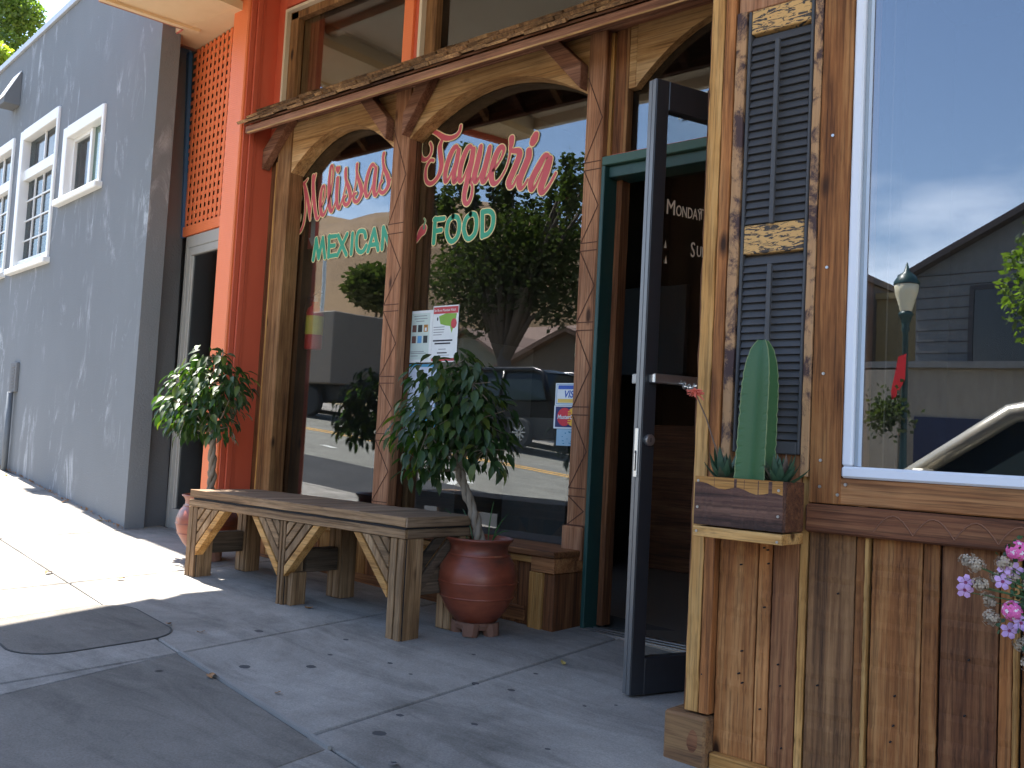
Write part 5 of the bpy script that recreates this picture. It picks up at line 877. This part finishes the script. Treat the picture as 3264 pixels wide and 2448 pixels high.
heads = [(-.583, -1.40, -.312, 'P'), (-.690, -1.40, -.282, 'L'), (-.683, -1.4, -.262, 'L'), (-.592, -1.40, -.358, 'L'), (-.565, -1.4, -.335, 'L'), (-.605, -1.4, -.250, 'L'), (-.600, -1.4, -.215, 'L'), (-.583, -1.4, -.222, 'L'), (-.575, -1.4, -.178, 'P'), (-.555, -1.4, -.17, 'D'), (-.688, -1.4, -.214, 'D'), (-.60, -1.4, -.205, 'D'), (-.585, -1.4, -.24, 'D'), (-.64, -1.4, -.30, 'D'), (-.648, -1.4, -.262, 'D'), (-.62, -1.4, -.24, 'D'), (-.63, -1.4, -.335, 'D'), (-.57, -1.4, -.385, 'D'), (-.56, -1.4, -.25, 'D'), (-.66, -1.4, -.22, 'D'), (-.54, -1.4, -.30, 'P'), (-.55, -1.4, -.42, 'D')]
for (x, y, z, t) in heads:
    c = Vector((x, y+rnd.uniform(-.02, .02), z)); face = Vector((.35+rnd.uniform(-.3, .3), -1, rnd.uniform(-.2, .4)))
    if t == 'P':
        mb = MB(); eb = MB()
        for k in range(13):
            d = Vector((rnd.gauss(0, 1), -abs(rnd.gauss(0, 1)), rnd.gauss(0, 1))).normalized(); p = c+d*.020; petal(mb, p, 0, .0125, d); petal(eb, p+d*.002, 0, .005, d)
        h = build('flower', mb, PINKF, fp, label='round pink flower head'); build('flower_eye', eb, EYE, h)
    elif t == 'L':
        mb = MB(); eb = MB(); petal(mb, c, 0, .0185, face); petal(eb, c+face.normalized()*.002, 0, .004, face); h = build('flower', mb, LILAC, fp, label='single lilac flower'); build('flower_eye', eb, EYED, h)
    else:
        mb = MB()
        for k in range(34): d = Vector((rnd.gauss(0, 1), rnd.gauss(0, 1), rnd.gauss(0, 1))).normalized(); p = c+d*rnd.uniform(.004, .022); petal(mb, p, 0, .0075, d, 4)
        build('dried_head', mb, DRYF, fp)
    q = Vector((-.42, -1.42, -.36)); stm.tube([q, q.lerp(c, .5)+Vector((0, 0, .03)), c+Vector((0, .01, -.005))], [.0022, .0018, .001], 5)
build('stems', stm, plain('green_stem', (.06, .12, .04), .7), fp, kind='stuff')
for k in range(300):
    q = rnd.random(); c = Vector((-.42, -1.42, -.33)).lerp(Vector((-.62+rnd.uniform(0, .12), -1.40+rnd.uniform(-.03, .04), rnd.uniform(-.4, -.17))), q)+Vector((rnd.gauss(0, .012), rnd.gauss(0, .012), rnd.gauss(0, .015))); petal(fm, c, 0, rnd.uniform(.010, .018), (rnd.gauss(0, 1), -1, rnd.gauss(.3, 1)), 2)
build('foliage', fm, leafmat('verbena_leaf', [(.02, .06, .02), (.035, .09, .03), (.015, .045, .018)], .2), fp, kind='stuff')
# ------------------------------------------------------------------ across the street (seen in the window reflections) and the trees behind
def tree(name, label, x, y, z0, h, blobs, mat, seed, leaf=.11, trunk=.2, group=None, cat='tree'):
    rnd = random.Random(seed); t = emp(name, label, cat, (x, y, z0), group); top = Vector((x, y, z0+h*.45)); mb = MB(); mb.tube([(x, y, z0-.3), (x+.05, y, z0+h*.2), top], [trunk, trunk*.8, trunk*.6], 9); fm = MB()
    for (ox, oy, oz, rx, rz, n_) in blobs:
        c = Vector((x+ox, y+oy, z0+oz)); mb.tube([Vector((x, y, z0+h*.28)), top.lerp(c, .5)+Vector((0, 0, -.1)), c], [trunk*.5, trunk*.3, .03], 6)
        for _ in range(n_):
            d = Vector((rnd.gauss(0, 1), rnd.gauss(0, 1), rnd.gauss(0, 1))).normalized()*(rnd.random()**.4); p = c+Vector((d.x*rx, d.y*rx, d.z*rz)); s = leaf*rnd.uniform(.6, 1.4); a = Vector((rnd.gauss(0, 1), rnd.gauss(0, 1), rnd.gauss(0, .8))).normalized(); b_ = a.orthogonal().normalized(); o = len(fm.v)
            fm.v += [p, p+a*s*.5+b_*s*.28, p+a*s, p+a*s*.5-b_*s*.28]; fm.f.append((o, o+1, o+2, o+3))
    build('trunk', mb, BARK, t, smooth=True); build('crown', fm, mat, t); return t
TREEM = leafmat('mid_green_leaf', [(.05, .08, .02), (.08, .12, .025), (.12, .16, .03), (.06, .09, .02)], .45, .5)
rnd = random.Random(2)
sp = []
for k in range(34): q = rnd.uniform(-3.2, 3.2); sp.append((q, rnd.uniform(-1.2, 1.2), 6.0+rnd.uniform(-.5, 1.6)*(1-abs(q)/4.5)+.5, .19, .85, 170))
tree('street_tree', 'big dark street tree with upright shoots across the road', -18.9, -17.0, .35, 7, [(0, 0, 4.6, 2.3, 1.3, 3800), (-1.9, 0, 4.6, 1.4, 1.1, 1800), (2.0, 0, 4.9, 1.4, 1.2, 2000), (.6, .3, 5.6, 2.0, .9, 2200), (-.9, 0, 3.4, 1.1, .7, 800), (1.9, 0, 3.6, 1.0, .7, 700)]+sp, TREEL, 31, .17, .26)
tree('street_tree', 'light green street tree before the grey gabled house', -4.2, -19.0, -.7, 6, [(-.2, 0, 4.3, 1.0, 1.4, 1700), (.6, 0, 3.4, 1.1, 1.0, 1500), (.5, 0, 5.2, .9, .9, 900)], TREEM, 8, .16, .12)
tree('leafy_tree', 'sunlit yellow green tree behind the grey building', -28.6, 5.2, 1.6, 10, [(.1, .85, 8.3, .55, .5, 2600), (.1, .35, 7.6, .8, .7, 3000), (-.3, -.4, 8.4, .9, .8, 2200), (-.2, -1.2, 7.4, 1.2, 1.0, 2200), (0, .2, 6.4, 1.2, .9, 1800)], TREEY, 5, .12, .2)
tree('leafy_tree', 'tall darker tree rising behind the grey building', -31.5, 7.6, 1.8, 13, [(.3, .05, 10.6, .75, .8, 2600), (-.4, -.6, 11.6, 1.0, .8, 2400), (.2, -.3, 9.3, 1.0, .8, 2200), (-.6, -2.0, 11.5, 1.2, 1.2, 1800)], TREEM, 6, .13, .25)
tree('hill_tree', 'dark round tree on the dry hillside across the road', -77.5, -62, 6.2, 12, [(0, 0, 9.5, 3.8, 2.6, 3000), (2, 0, 8.5, 3, 2, 1500)], TREEL, 15, .7, .5)
rnd = random.Random(77)
for k in range(9):
    x = -230+k*17+rnd.uniform(-5, 5); y = -120+rnd.uniform(-40, 25); tree('hill_tree', 'dark shrubby tree scattered over the dry hill', x, y, hillz(x, y)-1, 5, [(0, 0, 3, 3.2, 2.2, 260), (2.5, 0, 2.5, 2.5, 1.6, 160)], TREEL, k+200, 1.0, .3, 'shrubby trees on the hill')
def house(name, label, x0, x1, y0, y1, z0, ze, zr, wallm, roofm, gable_front=True, wins_=(), group=None, cat='house'):
    h = emp(name, label, cat, ((x0+x1)/2, y1, z0), group); wm = MB().box(x0, x1, y0, y1, z0, ze)
    mx_ = (x0+x1)/2
    if gable_front: wm.prism([(x0, ze), (x1, ze), (mx_, zr)], y0+.02, y1-.002, lambda p, e: (p[0], e, p[1]))
    build('wall', wm, wallm, h); rm = MB(); o = .35
    if gable_front:
        sl_ = (zr-ze)/(mx_-x0)
        for s in (-1, 1):
            xe = mx_+s*((x1-x0)/2+o); zee = ze-o*sl_; rm.prism([(xe, zee), (mx_, zr), (mx_, zr+.16), (xe, zee+.16)] if s < 0 else [(mx_, zr), (xe, zee), (xe, zee+.16), (mx_, zr+.16)], y0-.3, y1+.35, lambda p, e: (p[0], e, p[1]))
    elif zr > ze:
        my = (y0+y1)/2
        for s, ye in ((1, y1+o), (-1, y0-o)): rm.prism([(ye, ze-.1), (my, zr), (my, zr+.16), (ye, ze+.06)], x0-o, x1+o, lambda p, e: (e, p[0], p[1]))
    else: rm.box(x0-.1, x1+.1, y0-.1, y1+.1, ze, ze+.18)
    build('roof', rm, roofm, h)
    for (a, b_, c, d) in wins_:
        f = build('window', MB().box(a-.1, b_+.1, y1, y1+.05, c-.1, c).box(a-.1, b_+.1, y1, y1+.05, d, d+.1).box(a-.1, a, y1, y1+.05, c, d).box(b_, b_+.1, y1, y1+.05, c, d), plain('dark_window_frame', (.05, .045, .045), .6) if 'dark_window_frame' not in MATS else MATS['dark_window_frame'], h); build('pane', MB().box(a, b_, y1+.01, y1+.02, c, d), plain('dark_pane', (.02, .025, .03), .1) if 'dark_pane' not in MATS else MATS['dark_pane'], f)
    return h
GSID = paint('grey_siding', (.16, .165, .165), .8, amt=.4); ROOFD = plain('dark_roof', (.06, .05, .048), .9); ROOFB = plain('brown_roof', (.17, .11, .085), .9); GREENW = paint('sage_wall', (.18, .18, .14), .8); TANW = paint('tan_wall', (.36, .28, .14), .8); TAUP = paint('taupe_wall', (.20, .17, .14), .8); STUC = paint('beige_front', (.30, .27, .22), .8, amt=.5); DBLUE = plain('dark_blue_front', (.015, .022, .06), .4)
g1 = house('gabled_house', 'grey gabled house with a dark shopfront below, across the street', -8.0, 1.2, -30, -22, -.9, 4.55, 7.0, GSID, ROOFD, True, ((-6.7, -4.6, 2.25, 4.1), (-2.6, -.8, 2.25, 4.1)))
for k in range(9): bx('siding_line', ROOFD, g1, -7.99, 1.19, -22.0, -21.985, 2.35+k*.27, 2.365+k*.27, bev=0)
bx('shopfront', STUC, g1, -9.2, 1.2, -22.6, -21.7, -.9, 2.25, bev=0); bx('cornice', GSID, g1, -9.3, 1.3, -22.6, -21.55, 2.251, 2.40, bev=0); bx('display_window', DBLUE, g1, -7.9, -4.5, -21.7, -21.66, -.6, 1.15, bev=0); bx('display_window', DBLUE, g1, -4.2, -1.0, -21.7, -21.66, -.6, 1.15, bev=0); bx('pier', STUC, g1, -9.2, -8.2, -21.69, -21.5, -.9, 2.2, bev=0)
house('flat_roof_shop', 'tan flat roofed block behind the lamp post across the street', -11.6, -8.6, -34, -25.5, -.8, 4.6, 4.6, TANW, TANW, False)
house('flat_roof_shop', 'taupe flat roofed shop left of the lamp post across the street', -14.6, -10.3, -34, -23.4, -.6, 5.0, 5.0, TAUP, TAUP, False, ((-13.8, -12.2, .2, 2.0),))
house('gabled_house', 'sage green gabled house up the street beyond the big tree', -30.5, -26.0, -31, -25, 0, 3.4, 4.6, GREENW, ROOFB, True, ((-28.6, -27.8, 1.7, 3.0),)); house('long_house', 'low house with long brown roof beyond the big tree', -26.0, -17.5, -33, -27, 0, 3.0, 4.6, GREENW, ROOFB, False, ((-24.5, -23.3, 1.5, 2.6), (-21.5, -20, 1.5, 2.6)))
house('gabled_house', 'brown roofed house low behind the dark parked car', -22.0, -15.6, -24, -20, -.1, 2.3, 3.6, TAUP, ROOFB, True, ((-20, -18.6, 1.0, 2.0),)); house('hill_house', 'pale house on the hillside above the street', -62, -54, -70, -62, 4, 9, 11, STUC, ROOFB, False, ((-60, -58, 6, 8),)); house('hill_house', 'small tan house high on the hillside', -40, -34, -66, -60, 3.5, 8, 10, TANW, ROOFD, False, ((-38, -36, 5.5, 7),))
aw2 = emp('striped_awning', 'cream shop awning across the street', 'awning', (-13.6, -14.6, 1.9)); build('cloth', MB().prism([(-13.9, 2.42), (-15.4, 3.0), (-15.4, 2.95), (-13.9, 2.1)], -13.9, -11.5, lambda p, e: (e, p[0], p[1])), plain('awning_cream', (.7, .62, .36), .8), aw2); build('pole', MB().tube([(-13.8, -15.3, 0), (-13.8, -15.3, 2.9)], .04, 6).tube([(-11.6, -15.3, -.3), (-11.6, -15.3, 2.9)], .04, 6), STEEL, aw2)
# street lamp with flag and flower basket
lx, ly = -6.15, -16.0; lz = road_z(lx, FAR_Y)+.13; lamp = emp('street_lamp', 'green street lamp with acorn globe, red flag and flower basket', 'street lamp', (lx, ly, lz)); PG = plain('lamp_green', (.015, .05, .045), .4)
build('pole', MB().lathe([(.14, 0), (.14, .3), (.09, .42), (.07, .6), (.055, 1.2), (.05, 3.0), (.075, 3.06), (.06, 3.12), (.11, 3.3), (.14, 3.34), (.10, 3.40), (0, 3.4)], (lx, ly, lz), 14), PG, lamp, smooth=True)
build('globe', MB().lathe([(.10, 3.4), (.20, 3.75), (.215, 3.88), (.20, 3.90)], (lx, ly, lz), 18), plain('globe_cream', (.75, .68, .48), .3), lamp, smooth=True); build('cap', MB().lathe([(.225, 3.9), (.225, 3.95), (.15, 4.06), (.05, 4.14), (.012, 4.3), (0, 4.3)], (lx, ly, lz), 18), PG, lamp, smooth=True)
build('banner', MB().prism([(-.02, 2.55), (-.16, 2.6), (-.14, 2.15), (.08, 1.72), (.10, 1.95)], -.02, .0, lambda p, e: (lx-p[0]-.1, ly+.12+e, lz+p[1])), plain('flag_red', (.75, .02, .025), .7), lamp); fb = MB(); rnd = random.Random(5)
for k in range(500): d = Vector((rnd.gauss(0, .2), rnd.gauss(0, .18), rnd.gauss(0, .17))); p = Vector((lx-.28, ly+.1, lz+1.55))+d; a = Vector((rnd.gauss(0, 1), rnd.gauss(0, 1), rnd.gauss(0, 1))).normalized()*.09; b_ = a.orthogonal()*.4; o = len(fb.v); fb.v += [p, p+a*.5+b_, p+a, p+a*.5-b_]; fb.f.append((o, o+1, o+2, o+3))
build('flower_basket', fb, TREEL, lamp, kind='stuff')
pz = road_z(-19.5, FAR_Y); up_ = emp('utility_pole', 'slim grey pole on the far pavement', 'pole', (-24.5, -14.6, road_z(-24.5, FAR_Y))); build('shaft', MB().tube([(-24.5, -14.6, .4), (-24.5, -14.6, 5.6)], [.07, .05], 8), STEEL, up_)
# cars
CGL = plain('car_glass', (.02, .03, .033), .08, 0, .25); TYRE = plain('tyre_rubber', (.02, .02, .02), .85); RIM = plain('alloy_rim', (.5, .5, .5), .3, .9)
def car(name, label, cat, x, y, L_, Wd, H_, paintm, hoodf, roof0, roof1, tail, head=-1, ground=None):
    z = (ground if ground is not None else road_z(x, y)); c = emp(name, label, cat, (x, y, z)); bh = H_*.60
    def X(t): return x-head*(-1)*0+(head*(L_/2-t))
    low = [(0, .22), (0, .45), (.05, bh*.82), (.25, bh*.92), (hoodf, bh), (roof1+tail, bh*1.02), (L_-.12, bh*.98), (L_, bh*.75), (L_, .25), (L_-.25, .2), (.25, .2)]
    mb = MB(); n_ = len(low); W2 = Wd/2
    rows = [(-W2+.10, .93), (-W2, 1.0), (-W2, 1.0), (W2, 1.0), (W2, 1.0), (W2-.10, .93)]
    for k, (dy, s) in enumerate(rows):
        for (t, h) in low: mb.v.append((X(t*s+(1-s)*L_/2), y+dy, z+(h if k in (1, 4) else h) - (0 if s == 1 else .02)))
    for k in range(5):
        for j in range(n_): mb.f.append((k*n_+j, k*n_+(j+1) % n_, (k+1)*n_+(j+1) % n_, (k+1)*n_+j))
    mb.f += [tuple(range(n_-1, -1, -1)), tuple(5*n_+j for j in range(n_))]
    build('body', mb, paintm, c, bev=.04)
    top = [(hoodf-.05, bh-.02, 1.), (roof0, H_-.07, .80), (roof0+.35, H_, .76), (roof1-.3, H_-.01, .76), (roof1, H_-.09, .80), (roof1+tail, bh, 1.)]
    rm = MB()
    for k in range(1, 4):
        a, b_ = top[k], top[k+1]; rm.add([(X(a[0]), y-W2*a[2], z+a[1]), (X(a[0]), y+W2*a[2], z+a[1]), (X(b_[0]), y+W2*b_[2], z+b_[1]), (X(b_[0]), y-W2*b_[2], z+b_[1]), (X(a[0]), y, z+a[1]+.04), (X(b_[0]), y, z+b_[1]+.04)], [(0, 4, 5, 3), (4, 1, 2, 5)])
    for s in (-1, 1):
        pts = [(X(t), y+s*W2*w*.985, z+h) for t, h, w in top]; rm.tube(pts, [.055, .065, .075, .07, .07, .07], 8)
        m = (roof0+roof1)/2; rm.tube([(X(m), y+s*W2*.78, z+H_-.02), (X(m+.05), y+s*W2*.97, z+bh)], .035, 6)
        sg_ = [top[0], top[1], top[2], top[3], top[4], top[5]]; build('side_window', MB().add([(X(t), y+s*W2*w*.965, z+h) for t, h, w in sg_], [(0, 1, 2, 3, 4, 5)]), CGL, c)
        build('side_mirror', MB().box(X(hoodf+.25)-.06, X(hoodf+.25)+.06, y+s*W2*1.0-.02, y+s*(W2+.2)+.02, z+bh+.02, z+bh+.16), paintm, c, bev=.03)
    build('roof', rm, paintm, c, smooth=True)
    a, b_ = top[0], top[1]; build('windshield', MB().add([(X(a[0]), y-W2*.93, z+a[1]), (X(a[0]), y+W2*.93, z+a[1]), (X(b_[0]), y+W2*b_[2]*.96, z+b_[1]), (X(b_[0]), y-W2*b_[2]*.96, z+b_[1])], [(0, 1, 2, 3)]), CGL, c)
    a, b_ = top[4], top[5]; build('rear_window', MB().add([(X(a[0]), y-W2*.75, z+a[1]), (X(a[0]), y+W2*.75, z+a[1]), (X(b_[0]), y+W2*.93, z+b_[1]), (X(b_[0]), y-W2*.93, z+b_[1])], [(0, 1, 2, 3)]), CGL, c)
    for t in (L_*.19, L_*.80):
        for s in (-1, 1):
            w = emp('wheel', None, None); w.parent = c; w.location = Vector((X(t), y+s*(W2-.08), z+.33))-wloc(c); pr = [(.20, -.10), (.31, -.10), (.335, -.06), (.335, .06), (.31, .10), (.20, .10)]; mbt = MB().lathe(pr, (0, 0, 0), 24); mbt.v = [(X(t)+a_, y+s*(W2-.08)+c_, z+.33+b2) for a_, b2, c_ in mbt.v]; build('tyre', mbt, TYRE, w, smooth=False)
            mr2 = MB(); yy = y+s*(W2-.08)+s*.09
            for k in range(10): q = 2*pi*k/10; mr2.bar((X(t), yy, z+.33), (X(t)+.2*cos(q), yy, z+.33+.2*sin(q)), .03, .03, (0, 1, 0))
            build('rim', mr2, RIM, w)
    for s in (-1, 1): build('headlight', MB().box(X(0)-.03, X(0)+.06 if head < 0 else X(0)+.03, y+s*W2*.5, y+s*W2*.85, z+.55, z+.68) if s > 0 else MB().box(X(0)-.03, X(0)+.06, y-W2*.85, y-W2*.5, z+.55, z+.68), plain('headlight_glass', (.7, .7, .68), .1) if 'headlight_glass' not in MATS else MATS['headlight_glass'], c)
    return c
SILV = plain('champagne_car_paint', (.62, .57, .46), .25, .35, .8); BLK = plain('black_car_paint', (.012, .012, .014), .22, 0, .25)
car('parked_car', 'champagne coloured sedan standing in the street', 'car', -1.60, -5.9, 4.5, 1.75, 1.53, SILV, 1.45, 2.15, 3.45, .55, -1)
car('parked_suv', 'black sport utility vehicle parked across the street', 'car', -15.3, -13.0, 4.7, 1.85, 1.75, BLK, 1.2, 1.9, 4.2, .35, -1)
tk = emp('box_truck', 'white box truck parked up the street', 'truck', (-22, -13.0, road_z(-22, -13))); tz = road_z(-22, -13)
bx('cargo_box', TAUP, tk, -23.9, -20.6, -14.0, -12.0, tz+.9, tz+2.85, bev=.03); bx('cab', TAUP, tk, -25.6, -23.95, -13.9, -12.1, tz+.5, tz+2.4, bev=.15); bx('windshield', CGL, tk, -25.62, -25.58, -13.7, -12.3, tz+1.5, tz+2.2, bev=0); bx('side_window', CGL, tk, -25.2, -24.4, -12.12, -12.08, tz+1.5, tz+2.15, bev=0); bx('chassis', RUBBER, tk, -25.4, -20.7, -13.6, -12.4, tz+.45, tz+.88)
for x in (-25, -21.6):
    for y in (-13.75, -12.2):
        mbt = MB().lathe([(0, -.1), (.38, -.1), (.42, -.06), (.42, .06), (.38, .1), (0, .1)], (0, 0, 0), 20); mbt.v = [(x+a_, y+c_, tz+.42+b2) for a_, b2, c_ in mbt.v]; build('wheel', mbt, TYRE, tk)
